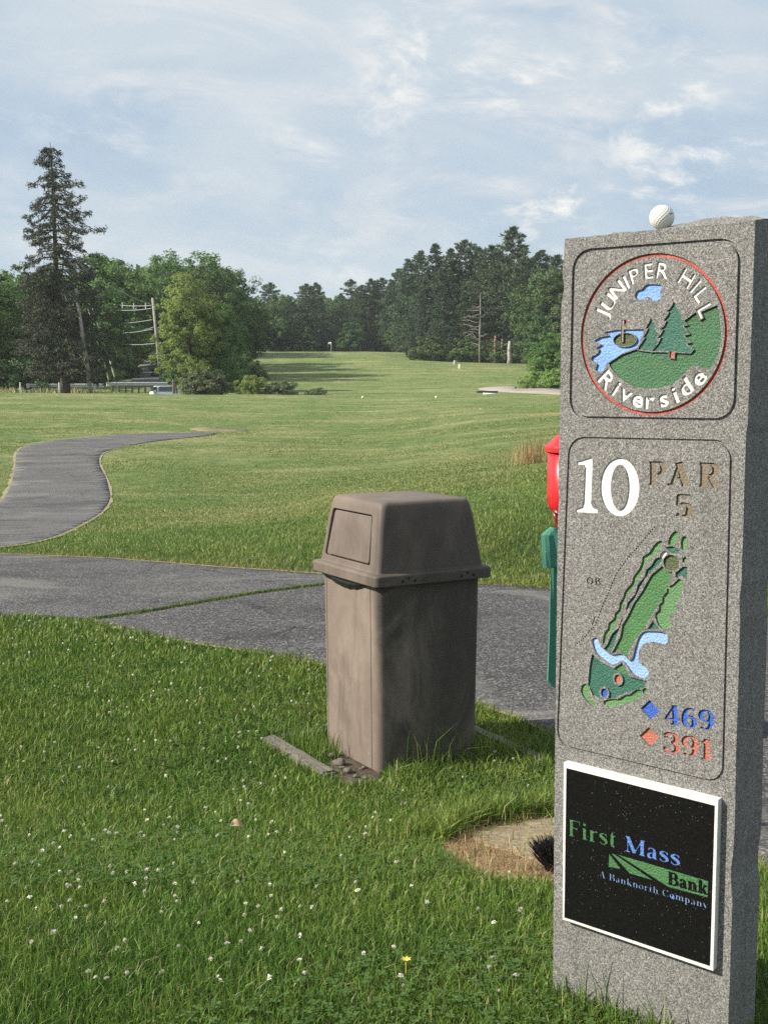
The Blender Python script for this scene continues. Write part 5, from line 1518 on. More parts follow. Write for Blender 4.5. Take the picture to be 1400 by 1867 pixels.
def pine(seed, whorls=26, z0=0.16, width=0.21, per=9, droop=0.0, top=1.0, dens=11, gap=0.12, sharp=0.75, ln=0.022):
    """white pine / hemlock like conifer of unit height with flat sprays"""
    r = np.random.default_rng(seed); Vs = []; Qs = []; o = 0
    bm = bmesh.new(); wob = lambda z: np.array([0.012 * math.sin(z * 5 + seed), 0.012 * math.cos(z * 4 + seed * 2), z])
    add_tube(bm, [wob(z) for z in (-.02, .1, .3, .5, .7, .85, .985)], [.017, .014, .0115, .009, .006, .0035, .001], 8)
    C = []; A = []; S = []
    for k in range(whorls):
        t = k / (whorls - 1); z = z0 + (top - z0 - .012) * t ** 0.92
        prof = (1 - t) ** sharp * (0.55 + 0.45 * min(1, t * 3.2)) + 0.02
        nb = r.integers(4, 7); a0 = r.uniform(0, 6.28)
        for j in range(nb):
            if r.random() < gap: continue
            a = a0 + 6.283 * j / nb + r.normal(0, .22); L = width * prof * r.uniform(.6, 1.25)
            up = r.normal(.16, .10) - droop * (1 - t * .6)
            dr = unit(np.array([math.cos(a), math.sin(a), up])); b0 = wob(z)
            tip = b0 + dr * L + np.array([0, 0, -droop * L * .3 + .02 * L])
            if L > .03: add_tube(bm, [b0, b0 * .5 + tip * .5 + np.array([0, 0, .01 * L]), tip], [.004 * (1 - t) + .0012, .002, .0007], 4)
            m = max(3, int(per * (L / width + .25)))
            for q in range(m):
                f = 0.22 + 0.80 * (q + r.random()) / m
                p = b0 + (tip - b0) * f
                sd = np.array([-math.sin(a), math.cos(a), 0]) * r.normal(0, .17 * L + .006) * (1.15 - .5 * f)
                C.append(p + sd + np.array([0, 0, r.normal(0, .005)])); A.append(unit(dr * .8 + unit(sd + 1e-6) * .5)); S.append(.6 + .6 * r.random())
    for q in range(10):
        z = .95 + .05 * q / 10; C.append(wob(z)); A.append(np.array([r.normal(0, .3), r.normal(0, .3), 1.])); S.append(.7)
    C = np.array(C); A = np.array(A); S = np.array(S); n = len(C) * dens; ci = np.repeat(np.arange(len(C)), dens)
    ax = unit(A[ci] * .8 + r.normal(0, .55, (n, 3)) + np.array([0, 0, .35 - droop * 1.2]))
    P = C[ci] + r.normal(0, .008, (n, 3)) * np.array([1, 1, .5])
    V, Q = sprigs(P, ax, ln * S[ci] * r.uniform(.7, 1.2, n), .0052 * S[ci], r)
    return np_mesh('crown', V, [Q]), bm_mesh('trunk', bm, True)

def spruce():
    """the tall ragged spruce on the left: drooping sprays, gaps, heavy dark skirt"""
    r = np.random.default_rng(77); bm = bmesh.new()
    wob = lambda z: np.array([-.036 + .004 * math.sin(z * 9) + .036 * (1 - z) ** 1.0 * 1.0, 0.004 * math.cos(z * 7), z])
    add_tube(bm, [wob(z) for z in (-.02, .0, .06, .15, .3, .5, .7, .85, .985)], [.026, .021, .0185, .016, .0135, .010, .007, .0042, .001], 10)
    C = []; A = []; S = []
    # crown outline: (height, reach left, reach right)
    prof = [(.10, .12, .15), (.16, .16, .20), (.24, .15, .19), (.32, .145, .17), (.42, .13, .15), (.50, .13, .15), (.56, .125, .15), (.61, .09, .155), (.66, .105, .10), (.70, .09, .155), (.74, .085, .10), (.79, .08, .125), (.83, .05, .085), (.86, .09, .095), (.89, .04, .08), (.915, .04, .055), (.93, .085, .05), (.955, .04, .055), (.98, .02, .028), (1.0, .008, .01)]
    hz = [p[0] for p in prof]; lf = [p[1] for p in prof]; rg = [p[2] for p in prof]
    z = .10
    while z < .985:
        t = (z - .1) / .9; nb = 7 if z < .5 else 6
        a0 = r.uniform(0, 6.28)
        for j in range(nb):
            a = a0 + 6.283 * j / nb + r.normal(0, .25)
            if r.random() < (.12 if z < .5 else .22): continue
            side = math.cos(a); reach = np.interp(z, hz, rg) if side > 0 else np.interp(z, hz, lf)
            L = reach * (.5 + .5 * abs(side)) * r.uniform(.7, 1.35)
            dr = np.array([math.cos(a), math.sin(a), 0]); b0 = wob(z)
            pts = [b0, b0 + dr * L * .4 + np.array([0, 0, -.05 * L]), b0 + dr * L * .8 + np.array([0, 0, -.26 * L]), b0 + dr * L + np.array([0, 0, -.22 * L])]
            add_tube(bm, pts, [.0035, .0026, .0016, .0008], 4)
            m = int(5 + 135 * L)
            for q in range(m):
                f = .25 + .78 * (q + r.random()) / m
                k = min(2, int(f * 3)); ff = min(1.0, f * 3 - k) if k < 3 else 1
                p = pts[k] * (1 - ff) + pts[k + 1] * ff
                sd = np.array([-dr[1], dr[0], 0]) * r.normal(0, .13 * L + .003) * (1.2 - .6 * f)
                hang = abs(r.normal(0, .007))
                C.append(p + sd - np.array([0, 0, hang])); A.append(unit(dr * .6 + unit(sd + 1e-6) * .5 + np.array([0, 0, -.55]))); S.append(.6 + .5 * r.random())
        z += .021 if z < .5 else .026
    C = np.array(C); A = np.array(A); S = np.array(S); dens = 13; n = len(C) * dens; ci = np.repeat(np.arange(len(C)), dens)
    ax = unit(A[ci] + r.normal(0, .55, (n, 3)))
    P = C[ci] + r.normal(0, .0042, (n, 3))
    V, Q = sprigs(P, ax, .011 * S[ci] * r.uniform(.6, 1.3, n), .0021 * S[ci], r)
    return np_mesh('crown', V, [Q]), bm_mesh('trunk', bm, True)

BARK = wood_mat('bark', (0.035, 0.03, 0.026), (0.11, 0.095, 0.08), 0.02)
BARK_RED = wood_mat('reddish_bark', (0.20, 0.10, 0.07), (0.36, 0.20, 0.15), 0.02)
BARK_PALE = wood_mat('pale_bark', (0.24, 0.22, 0.19), (0.46, 0.43, 0.38), 0.02)
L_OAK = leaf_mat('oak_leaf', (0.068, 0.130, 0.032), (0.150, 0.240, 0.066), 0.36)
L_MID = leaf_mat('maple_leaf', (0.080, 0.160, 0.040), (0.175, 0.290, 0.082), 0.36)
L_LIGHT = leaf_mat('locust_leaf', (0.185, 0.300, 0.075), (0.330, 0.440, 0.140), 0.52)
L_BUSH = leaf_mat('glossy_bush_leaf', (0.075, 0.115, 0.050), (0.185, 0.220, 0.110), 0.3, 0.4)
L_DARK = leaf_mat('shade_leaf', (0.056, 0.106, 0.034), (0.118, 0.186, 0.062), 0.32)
N_PINE = leaf_mat('pine_needle', (0.058, 0.098, 0.054), (0.125, 0.180, 0.095), 0.24)
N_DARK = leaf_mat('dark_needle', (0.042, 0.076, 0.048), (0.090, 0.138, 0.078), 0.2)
N_SPRUCE = leaf_mat('spruce_needle', (0.040, 0.048, 0.034), (0.090, 0.095, 0.062), 0.12)

PROTO = {}
PROTO['oak'] = broadleaf(1, 230, 90, .40, .40, .59, .0105, .060)
PROTO['maple'] = broadleaf(2, 200, 90, .36, .42, .57, .0115, .056)
PROTO['maple2'] = broadleaf(5, 200, 90, .34, .45, .54, .0115, .060, low=.05)
PROTO['locust'] = broadleaf(3, 280, 95, .37, .46, .52, .0100, .055, .35, low=.03)
PROTO['thin'] = broadleaf(9, 120, 80, .30, .42, .56, .012, .052)
PROTO['bush'] = broadleaf(4, 190, 70, .80, .56, .42, .030, .13, .4, low=.03)
PROTO['bush2'] = broadleaf(6, 110, 60, 1.0, .50, .42, .036, .15, .3, low=.03)
PROTO['pine'] = pine(11, 25, .14, .27, 10, dens=14, sharp=.62, ln=.028)
PROTO['pine2'] = pine(12, 22, .2, .30, 10, -0.03, sharp=.5, dens=14, ln=.028)
PROTO['pine3'] = pine(13, 27, .06, .25, 10, .10, sharp=.75, dens=14, ln=.027)
PROTO['hemlock'] = pine(14, 32, .03, .25, 10, .25, sharp=.7, gap=.05, dens=13, ln=.026)
PROTO['ragged'] = pine(15, 18, .26, .28, 10, .0, sharp=.5, gap=.25, dens=14, ln=.028)
used = {}
def plant(name, kind, leafm, bark, px, row, Y, label, cat='tree', wide=1.0, base=None, group=None, rz=None, sink=0.3, barkless=False):
    x = xat(px, Y); gz = h1(x, Y) - sink * (0.3 if cat != 'tree' else 1)
    hgt = (at(700, row, Y).z - gz) * (1.06 if kind in ('pine', 'pine2', 'pine3', 'hemlock', 'ragged') else 1.0)
    rnd = random.Random(int(px * 13 + row * 7 + Y))
    o = thing(name, label, cat, (x, Y, gz), group, rot=(0, 0, rnd.uniform(0, 6.28) if rz is None else rz))
    cm, tm = PROTO[kind]
    if used.get(cm.name): cm_ = bpy.data.objects.new('crown', cm)
    for nm, me, mt in (('crown', cm, leafm), ('trunk', tm, bark)):
        if barkless and nm == 'trunk': nm = 'stems'
        if not me.materials: me.materials.append(mt)
        k = bpy.data.objects.new(nm, me); COL.objects.link(k); k.parent = o
        k.material_slots[0].link = 'OBJECT'; k.material_slots[0].material = mt
    o.scale = (hgt * wide, hgt * wide, hgt)
    return o

# the tall spruce
PROTO['spruce'] = spruce()
plant('spruce_tree', 'spruce', N_SPRUCE, BARK, 119, 252, 98, 'tall ragged dark spruce standing alone on the left edge of the fairway', rz=0.0, sink=0.2)

# left wood
LW = [
 ('maple2', L_MID, BARK, -40, 470, 112, 1.15, 'green broadleaf tree at the far left edge beside the tall spruce'),
 ('maple', L_MID, BARK, 30, 492, 116, 1.1, 'broadleaf tree between the left edge and the tall spruce'),
 ('oak', L_DARK, BARK, 88, 492, 128, 1.0, 'dark broadleaf tree right behind the spruce trunk'),
 ('maple2', L_MID, BARK, 172, 452, 128, 1.0, 'bright topped broadleaf tree just right of the tall spruce'),
 ('maple', L_MID, BARK, 222, 462, 142, 1.0, 'mid green tree between the spruce and the round oak, above the leaning pole'),
 ('oak', L_OAK, BARK, 356, 455, 150, 1.12, 'big round dark oak crown topping the left wood'),
 ('oak', L_OAK, BARK, 300, 468, 165, 0.9, 'oak crown left of the big round oak behind the uphill road'),
 ('oak', L_OAK, BARK, 415, 490, 152, .95, 'oak on the right shoulder of the left wood by the fairway'),
 ('maple', L_DARK, BARK, 452, 530, 168, .85, 'smaller dark tree where the left wood meets the far tree line'),
 ('locust', L_LIGHT, BARK, 347, 494, 112, .76, 'light yellow green tree beside the right utility pole'),
 ('locust', L_MID, BARK, 402, 550, 114, .8, 'bushy mid green tree at the right of the light yellow green tree'),
 ('thin', L_DARK, BARK, 255, 505, 190, 1.2, 'shaded tree at the top end of the uphill road, left of it'),
 ('thin', L_DARK, BARK, 290, 490, 205, 1.2, 'shaded tree closing the top end of the uphill road'),
 ('oak', L_DARK, BARK, 385, 476, 140, .8, 'oak behind the bushy mid green tree, shading the near fairway'),
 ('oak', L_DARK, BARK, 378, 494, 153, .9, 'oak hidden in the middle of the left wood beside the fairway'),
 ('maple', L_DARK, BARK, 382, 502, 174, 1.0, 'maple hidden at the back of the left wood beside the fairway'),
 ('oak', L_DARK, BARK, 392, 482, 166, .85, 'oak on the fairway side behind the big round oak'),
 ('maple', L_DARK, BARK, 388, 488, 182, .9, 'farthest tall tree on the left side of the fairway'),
 ('maple', L_DARK, BARK, 215, 520, 150, 1.0, 'dark tree behind the guy wires'),
]
for k, lm, bk, px, row, Y, wd, lb in LW:
    plant('broadleaf_tree', k, lm, bk, px, row, Y, lb, wide=wd)
SH = [(5, 655, 108, 'low shrub at the far left edge under the broadleaf tree'), (62, 648, 110, 'low shrub left of the spruce trunk behind the guardrail'), (150, 650, 116, 'dark shrub behind the foot of the leaning utility pole'),
      (205, 672, 117, 'low pale shrub beside the guy wires'), (100, 660, 118, 'dark shrub right behind the spruce trunk foot'), (228, 660, 128, 'dark shrub left of the uphill road'), (345, 650, 116, 'shrub under the light yellow green tree'),
      (402, 655, 118, 'shrub under the bushy mid green tree by the fairway'), (-50, 640, 110, 'tall shrub outside the left edge of the guardrail')]
SH += [(222, 640, 135, 'tall dark growth at the left bank of the uphill road'), (238, 622, 160, 'far dark growth on the left bank of the uphill road'), (318, 640, 128, 'dark growth at the right bank of the uphill road'), (312, 620, 160, 'far dark growth on the right bank of the uphill road'),
       (275, 612, 182, 'dark growth closing the top of the uphill road'), (432, 640, 126, 'dark growth at the fairway end of the left wood'), (440, 650, 150, 'shaded growth under the oak shoulder by the fairway'), (380, 640, 140, 'dark growth under the big round oak'), (20, 640, 122, 'dark growth behind the far left shrubs'), (180, 630, 125, 'dark growth between the leaning pole and the guy wires')]
for i, (px, row, Y, lb) in enumerate(SH):
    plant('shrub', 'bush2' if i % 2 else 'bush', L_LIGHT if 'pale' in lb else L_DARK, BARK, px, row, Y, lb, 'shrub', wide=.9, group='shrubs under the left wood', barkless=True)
plant('round_bush', 'bush', L_BUSH, BARK, 373, 673, 94.5, 'rounded glossy green bush at the crest left of the fairway', 'bush', wide=1.12, barkless=True)
plant('low_bush', 'bush2', L_LIGHT, BARK, 458, 682, 97, 'taller ragged end of the bush row beside the round bush', 'bush', wide=.8, barkless=True)
plant('low_bush', 'bush2', L_BUSH, BARK, 510, 693, 97, 'low dark green bush in the middle of the fairway edge', 'bush', wide=1.3, barkless=True)
plant('low_bush', 'bush2', L_BUSH, BARK, 577, 706, 97, 'smallest low bush, nearest the two tee markers', 'bush', wide=1.4, barkless=True)

# far tree line
rt = random.Random(8)
FT = [(470, 545, 'thin'), (492, 524, 'pine2'), (517, 532, 'maple'), (540, 540, 'thin'), (558, 526, 'pine2'), (578, 524, 'pine'), (600, 540, 'maple'), (622, 542, 'pine3'), (641, 518, 'ragged'), (658, 528, 'pine2'), (677, 517, 'pine'), (694, 516, 'pine2'), (712, 519, 'pine3'), (728, 500, 'pine')]
words = ['thin tree at the left end of the far line', 'tall flat topped pine near the left end of the far line', 'rounded tree right of the flat topped pine', 'small dark tree in the dip of the far line', 'pine left of the flagstick', 'pine above the flagstick', 'rounded tree right of the flagstick', 'slim conifer in the far line behind the green', 'ragged pine standing above the right of the green', 'broad pine behind the right mound of the green', 'dense pine in the far line right of the ragged pine', 'flat topped pine in the right half of the far line', 'slim conifer where the far line meets the tall pines', 'pine at the left foot of the tall pine group']
for (px, row, k), wl in zip(FT, words):
    Y = 268 + rt.uniform(-8, 22)
    plant('conifer' if k in ('pine', 'pine2', 'pine3', 'ragged') else 'broadleaf_tree', k, N_PINE if 'pine' in k or k == 'ragged' else L_DARK, BARK, px, row, Y, wl, wide=1.05 if k != 'thin' else 1.2)
for i, (px, row) in enumerate(((480, 590), (505, 600), (535, 585), (565, 595), (590, 605), (618, 596), (640, 585), (668, 590), (700, 580), (725, 585))):
    plant('understory_tree', ['maple2', 'hemlock', 'locust'][i % 3], L_DARK if i % 3 != 1 else N_DARK, BARK, px, row, 262 + (i % 3) * 4, 'small shaded tree filling the foot of the far tree line', wide=1.3, group='small trees at the foot of the far line')

# tall pines on the right
RP = [(742, 484, 232, 'pine3', N_PINE, 'pine at the left front of the tall pine group'), (766, 470, 238, 'pine', N_PINE, 'second pine from the left of the tall group'), (792, 458, 226, 'hemlock', N_DARK, 'dark pointed spruce like conifer in the tall group'),
      (822, 466, 214, 'hemlock', N_DARK, 'drooping hemlock behind the white and yellow posts'), (848, 452, 214, 'pine2', N_PINE, 'broad pine left of the dead branched tree'), (868, 464, 222, 'pine3', N_PINE, 'pine behind the dead branched tree'),
      (890, 462, 206, 'pine2', N_PINE, 'pine with a reddish bare trunk', ), (931, 430, 204, 'pine', N_PINE, 'tallest pine of the right group with a tapering top'), (958, 480, 200, 'pine2', N_PINE, 'pine leaning over the right end of the tall group'),
      (982, 470, 204, 'pine2', N_PINE, 'broad pine at the right end of the tall group next to the granite marker'), (1012, 478, 200, 'pine', N_PINE, 'pine half hidden behind the left edge of the granite marker'), (910, 470, 218, 'ragged', N_PINE, 'pine behind the pale trunks'), (805, 500, 205, 'pine3', N_DARK, 'low dark conifer in front of the hemlock'), (775, 520, 215, 'hemlock', N_DARK, 'low drooping conifer at the left front of the tall pines'), (845, 540, 203, 'pine3', N_PINE, 'young conifer with low sweeping branches'), (755, 545, 224, 'pine', N_PINE, 'short pine at the left corner of the tall group')]
for px, row, Y, k, lm, lb in RP:
    bk = BARK_RED if 'reddish' in lb else BARK_PALE if 'tallest' in lb else BARK
    plant('pine_tree' if lm is N_PINE else 'conifer', k, lm, bk, px, row, Y, lb, wide=1.0)
for px, row, Y, wd, lb in ((996, 488, 190, 1.0, 'broadleaf tree between the tall pines and the granite marker'), (1030, 482, 186, 1.0, 'dark broadleaf tree partly behind the granite marker'), (975, 560, 178, .9, 'shaded broadleaf tree under the right end of the pines'), (1085, 495, 180, 1.0, 'broadleaf tree hidden behind the granite marker'), (1160, 505, 175, 1.0, 'second broadleaf tree behind the granite marker'), (1250, 500, 170, 1.1, 'third broadleaf tree behind the granite marker'), (1350, 500, 165, 1.1, 'broadleaf tree behind the right edge of the marker'), (1450, 490, 160, 1.1, 'broadleaf tree beyond the right edge of the picture')):
    plant('broadleaf_tree', 'maple2' if px % 4 else 'oak', L_DARK if px in (975, 1030, 996) else L_OAK, BARK, px, row, Y, lb, wide=wd)
for i, (px, row) in enumerate(((752, 610), (788, 612), (822, 605), (858, 615), (876, 628), (915, 625), (945, 622))):
    plant('understory_tree', 'bush' if i % 2 else 'hemlock', L_DARK if i % 2 else N_DARK, BARK, px, row, 203 - i, 'small dark growth at the foot of the tall pines', 'tree' if not i % 2 else 'shrub', wide=1.0, group='small growth at the foot of the tall pines')
# bare trunks in front of the pine shade
def bare_trunk(px, top, Y, r0, mat, lb, name='bare_trunk'):
    x = xat(px, Y); gz = h1(x, Y); hh = at(700, top, Y).z - gz
    bm = bmesh.new(); add_tube(bm, [(0, 0, -.2), (.05, 0, hh * .2), (-.05, 0, hh * .6), (0.02, 0, hh)], [r0 * 1.25, r0, r0 * .85, r0 * .6], 9)
    for k in range(5):
        a = k * 2.1; z = hh * (.3 + .14 * k); add_tube(bm, [(0, 0, z), (math.cos(a) * .9, math.sin(a) * .5, z + .1), (math.cos(a) * 1.7, math.sin(a) * .8, z - .1)], [.05, .03, .01], 4)
    o = link(name, bm_mesh(name, bm, True), mat); o.location = (x, Y, gz)
    return tag(o, lb, 'tree trunk')
bare_trunk(902, 612, 197, .26, BARK_RED, 'reddish bare trunk catching the light at the foot of the pines')
bare_trunk(914, 618, 197, .14, BARK_PALE, 'thin pale trunk between the reddish trunk and the stout one')
bare_trunk(928, 622, 195, .36, BARK_PALE, 'stout pale grey trunk right of the reddish trunk')
def dead_tree():
    Y = 196; x = xat(874, Y); gz = h1(x, Y); H_ = at(700, 535, Y).z - gz
    bm = bmesh.new(); add_tube(bm, [(0, 0, 0), (-.05, 0, H_ * .4), (.05, 0, H_ * .7), (0, 0, H_)], [.17, .13, .09, .02], 8)
    r_ = random.Random(2)
    for z, L, u in ((.22, -1.6, .8), (.3, -1.9, 1.2), (.36, -2.3, .6), (.42, -2.6, .25), (.47, -2.4, .5), (.52, -2.8, .2), (.58, -2.4, .1), (.64, -2.5, -.1), (.7, -2.0, -.1), (.76, -1.7, -.2), (.82, -1.2, -.2), (.4, 1.2, .3), (.55, 1.3, .1), (.68, 1.1, 0)):
        z = (z + r_.uniform(-.015, .015)) * H_; y2 = r_.uniform(-.8, .8); L *= r_.uniform(.7, 1.25); u += r_.uniform(-.35, .35)
        k1, k2 = r_.uniform(-.25, .35), r_.uniform(-.2, .3)
        P_ = [Vector((0, 0, z)), Vector((L * .3, y2 * .3, z + u * .2 + k1)), Vector((L * .65, y2 * .7, z + u * .7 + k2)), Vector((L, y2, z + u * .8))]
        add_tube(bm, P_, [.085, .055, .034, .010], 5)
        for q in range(9):
            f = r_.uniform(.3, 1.0); kk = min(2, int(f * 3)); s_ = P_[kk].lerp(P_[kk + 1], f * 3 - kk)
            e_ = s_ + Vector((L * r_.uniform(.05, .28), r_.uniform(-.6, .6), r_.uniform(-.45, .4)))
            add_tube(bm, [s_, s_.lerp(e_, .5) + Vector((0, 0, r_.uniform(-.08, .08))), e_], [.017, .012, .004], 4)
    o = link('dead_tree', bm_mesh('dead_tree', bm, True), simple_mat('bleached_wood', (0.31, 0.275, 0.24), .9, .3, 1)); o.location = (x, Y, gz)
    tag(o, 'bleached dead tree with bare branches in front of the pines', 'tree')
dead_tree()
plant('young_tree', 'locust', L_MID, BARK, 1003, 604, 118, 'bright green round young tree left of the granite marker', wide=0.98, sink=.6)
plant('shrub', 'bush2', L_LIGHT, BARK, 962, 683, 112, 'light green leafy shrub beside the gravel path', 'shrub', wide=.85, barkless=True)
plant('shrub', 'bush', L_LIGHT, BARK, 1015, 672, 112, 'yellowish shrub under the bright young tree', 'shrub', wide=1.1, barkless=True)
plant('shrub', 'bush', L_LIGHT, BARK, 1080, 660, 112, 'shrub behind the granite marker beside the yellowish shrub', 'shrub', wide=1.1, barkless=True)
# closed wood beyond: one mass nobody could count
def woods():
    r = np.random.default_rng(31); n = 110000
    px = r.uniform(-420, 1700, n)
    Y = np.where(px < 430, r.uniform(205, 235, n), r.uniform(292, 320, n))
    x = (px - 700) / F * Y
    top = np.interp(px, [-420, 0, 100, 230, 300, 400, 450, 480, 560, 640, 720, 760, 850, 940, 1000, 1100, 1700], [500, 510, 505, 500, 490, 500, 540, 556, 552, 548, 535, 515, 500, 500, 515, 520, 520]) + 5 * np.sin(px * .21) + 4 * np.sin(px * .53)
    gz = H(x, Y); zt = EYE + (690.5 - top) / F * Y
    z = gz - 1.0 + (zt - gz + 1.0) * r.random(n) ** 1.15
    nr = unit(r.normal(size=(n, 3)) + np.array([0, -.6, .5]))
    s = np.where(px < 430, r.uniform(.35, .8, n), r.uniform(.5, 1.15, n))
    V, Q = cards(np.stack([x, Y, z], 1), nr, s, s * .7, r)
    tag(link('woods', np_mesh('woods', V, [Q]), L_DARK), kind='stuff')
woods()

# ------------------------------------------------------------------ things along the road
M_GALV = simple_mat('galvanised_steel', (0.50, 0.52, 0.53), .5, .12, 4, metal=.2)
M_POLE = wood_mat('grey_pole_wood', (0.22, 0.20, 0.18), (0.40, 0.375, 0.34), 0.05)
M_POLED = wood_mat('dark_pole_wood', (0.13, 0.12, 0.105), (0.24, 0.22, 0.2), 0.05)
M_WHITEP = simple_mat('white_post_paint', (0.72, 0.71, 0.67), .6, .1, 10)
M_YEL = simple_mat('yellow_guard', (0.62, 0.56, 0.22), .5, .1, 3)
M_WIRE = simple_mat('grey_cable', (0.33, 0.36, 0.37), .5, .1, 3)
def px3(px, row, Y): return at(px, row, Y)
def utility_pole(foot, top, Y, r0, mat, lb, ext=0.0, arm=True):
    a = px3(*foot, Y); b_ = px3(*top, Y); a.z = h1(a.x, a.y) - .4
    b_ = a + (b_ - a) * (1 + ext); o = thing('utility_pole', lb, 'utility pole', a, 'utility poles along the road')
    d = b_ - a; bm = bmesh.new(); add_tube(bm, [(0, 0, 0), d * .5, d], [r0, r0 * .87, r0 * .72], 12)
    link('pole', bm_mesh('pole', bm, True), mat, o)
    if not arm: return a, d
    bm = bmesh.new(); add_box(bm, d * .93, (2.2, .10, .12))
    link('crossarm', bm_mesh('crossarm', bm), mat, o)
    for k in (-.95, -.35, .35, .95):
        bm = bmesh.new(); add_tube(bm, [d * .93 + Vector((k, 0, .06)), d * .93 + Vector((k, 0, .14)), d * .93 + Vector((k, 0, .24))], [.035, .06, .03], 8)
        link('insulator', bm_mesh('insulator', bm, True), M_WHITEP, o)
    return a, d
utility_pole((168, 714), (142, 548), 96.9, .17, M_POLE, 'weathered grey utility pole leaning beside the tall spruce', .12, arm=False)
utility_pole((295, 700), (279, 548), 117, .15, M_POLE, 'pale leaning utility pole at the edge of the light green tree', .03, arm=False)
utility_pole((240, 690), (233, 556), 140, .20, M_POLED, 'dark slim utility pole left of the uphill road', 0)
utility_pole((271, 655), (266, 556), 168, .17, M_POLED, 'far utility pole above the top of the uphill road', 0)
WIRES = [((134, 478, 101), (278, 556, 117), 'topmost cable from the leaning pole to the pale pole'), ((140, 536, 136), (277, 557, 117), 'white spaced cable at the height of the pale pole top'), ((140, 546, 136), (277, 562, 117), 'lower strand of the white spaced cable'),
         ((150, 584, 142), (277, 583, 117), 'middle cable crossing the dark slim pole'), ((150, 598, 142), (279, 600, 117), 'slack pale cable crossing the dark slim pole'), ((150, 606, 142), (283, 626, 117), 'lowest slack cable below the pale pole'), ((235, 593, 140), (281, 596, 117), 'short cable from the dark slim pole to the pale pole'), ((236, 612, 140), (268, 610, 168), 'short cable from the dark slim pole to the far pole')]
for i, (a_, b_, lb) in enumerate(WIRES):
    A_, B_ = at(*a_), at(*b_); sag = .35 + .12 * (i % 3)
    pts = [A_.lerp(B_, k / 14) - Vector((0, 0, sag * 4 * (k / 14) * (1 - k / 14))) for k in range(15)]
    bm = bmesh.new(); add_tube(bm, [p - A_ for p in pts], .032, 5)
    o = link('power_line', bm_mesh('power_line', bm, True), M_WIRE); o.location = A_
    tag(o, lb, 'power line', 'power lines over the uphill road')
    if i == 1:
        for k in (6, 9, 11, 13):
            bm = bmesh.new(); p = pts[k] - A_
            add_box(bm, p, (.08, .06, .6)); add_box(bm, p, (.34, .05, .07))
            link('spacer', bm_mesh('spacer', bm), M_WHITEP, o)
for top, foot, lb in (((160, 560), (207, 717), 'guy wire with a bright yellow guard left of the guardrail end'), ((168, 560), (217, 706), 'second guy wire with a dull guard, right of the bright one')):
    A_ = at(*foot, 101 if foot[0] < 210 else 104); A_.z = max(A_.z, h1(A_.x, A_.y)) if foot[0] < 210 else A_.z
    B_ = at(*top, A_.y)
    o = thing('guy_wire', lb, 'guy wire', A_, 'guy wires of the leaning pole')
    d = B_ - A_
    bm = bmesh.new(); add_tube(bm, [d * .33, d], .022, 5); link('cable', bm_mesh('cable', bm, True), M_WIRE, o)
    bm = bmesh.new(); add_tube(bm, [(0, 0, -.3), d * .36], .055, 8); link('guard', bm_mesh('guard', bm, True), M_YEL if foot[0] < 210 else simple_mat('dull_guard', (.42, .42, .27), .6), o)
def guardrail(x0, x1, row, Y, lb, posts, timber=False):
    a = at(x0, row, Y); b_ = at(x1, row - 1, Y + 1.5); L = (b_ - a).length
    o = thing('guardrail', lb, 'guardrail', a, 'guardrails along the road', rot=(0, 0, math.atan2((b_ - a).y, (b_ - a).x)))
    prof = [(-.03, -.16), (.02, -.14), (.05, -.10), (.05, -.05), (.0, -.01), (.0, .01), (.05, .05), (.05, .10), (.02, .14), (-.03, .16)]
    bm = bmesh.new(); r0 = [bm.verts.new((0, -p[0], p[1])) for p in prof]; r1 = [bm.verts.new((L, -p[0], p[1])) for p in prof]
    for k in range(len(prof) - 1): bm.faces.new((r0[k], r0[k + 1], r1[k + 1], r1[k]))
    bo = link('beam', bm_mesh('beam', bm, False), M_GALV, o); s_ = bo.modifiers.new('t', 'SOLIDIFY'); s_.thickness = .012
    bm = bmesh.new(); add_box(bm, (-.12, 0, -.02), (.28, .22, .42), bevel=.04); link('end_cap', bm_mesh('end_cap', bm), M_WHITEP, o)
    for k in range(posts):
        bm = bmesh.new(); add_box(bm, (L * (k + .5) / posts, .09, -.45), (.15, .15, 1.25)); link('post', bm_mesh('post', bm), M_TIMBER if timber else M_GALV, o)
guardrail(54, 190, 703, 108, 'galvanised guardrail behind the spruce trunk', 4)
guardrail(200, 306, 700, 109, 'galvanised guardrail in front of the uphill road', 9, True)
def post(px, top, row, Y, w_, mat, lb, name, cat, dx=0.0, tilt=0.0, group=None):
    p = at(px, row, Y); p.z = max(p.z, h1(p.x, p.y)) - .05; hh = at(px, top, Y).z - p.z
    bm = bmesh.new(); add_tube(bm, [(0, 0, -.2), (tilt * hh * .5, 0, hh * .5), (tilt * hh, 0, hh)], [w_, w_, w_ * .9], 8)
    o = link(name, bm_mesh(name, bm, False), mat); o.location = p
    return tag(o, lb, cat, group)
post(38, 697, 711, 104, .06, M_WHITEP, 'thin white post at the far left before the guardrail', 'post', 'post')
post(109, 697, 712, 103, .06, M_WHITEP, 'thin white post left of the spruce trunk', 'post', 'post')
post(317, 691, 712, 96, .10, M_TIMBER, 'short rough wooden stake between the car and the round bush', 'stake', 'stake')
post(323, 695, 712, 96, .09, M_TIMBER, 'leaning wooden stake touching the round bush', 'stake', 'stake', tilt=-.3)
post(829, 657, 664, 186, .22, simple_mat('grey_box', (.4, .4, .4), .6), 'small pale grey box post on the fairway edge under the pines', 'marker_post', 'marker post')
post(838, 664, 676, 172, .20, simple_mat('cream_stake', (.72, .68, .42), .6), 'cream yardage stake on the fairway right of the grey box post', 'marker_post', 'marker post')
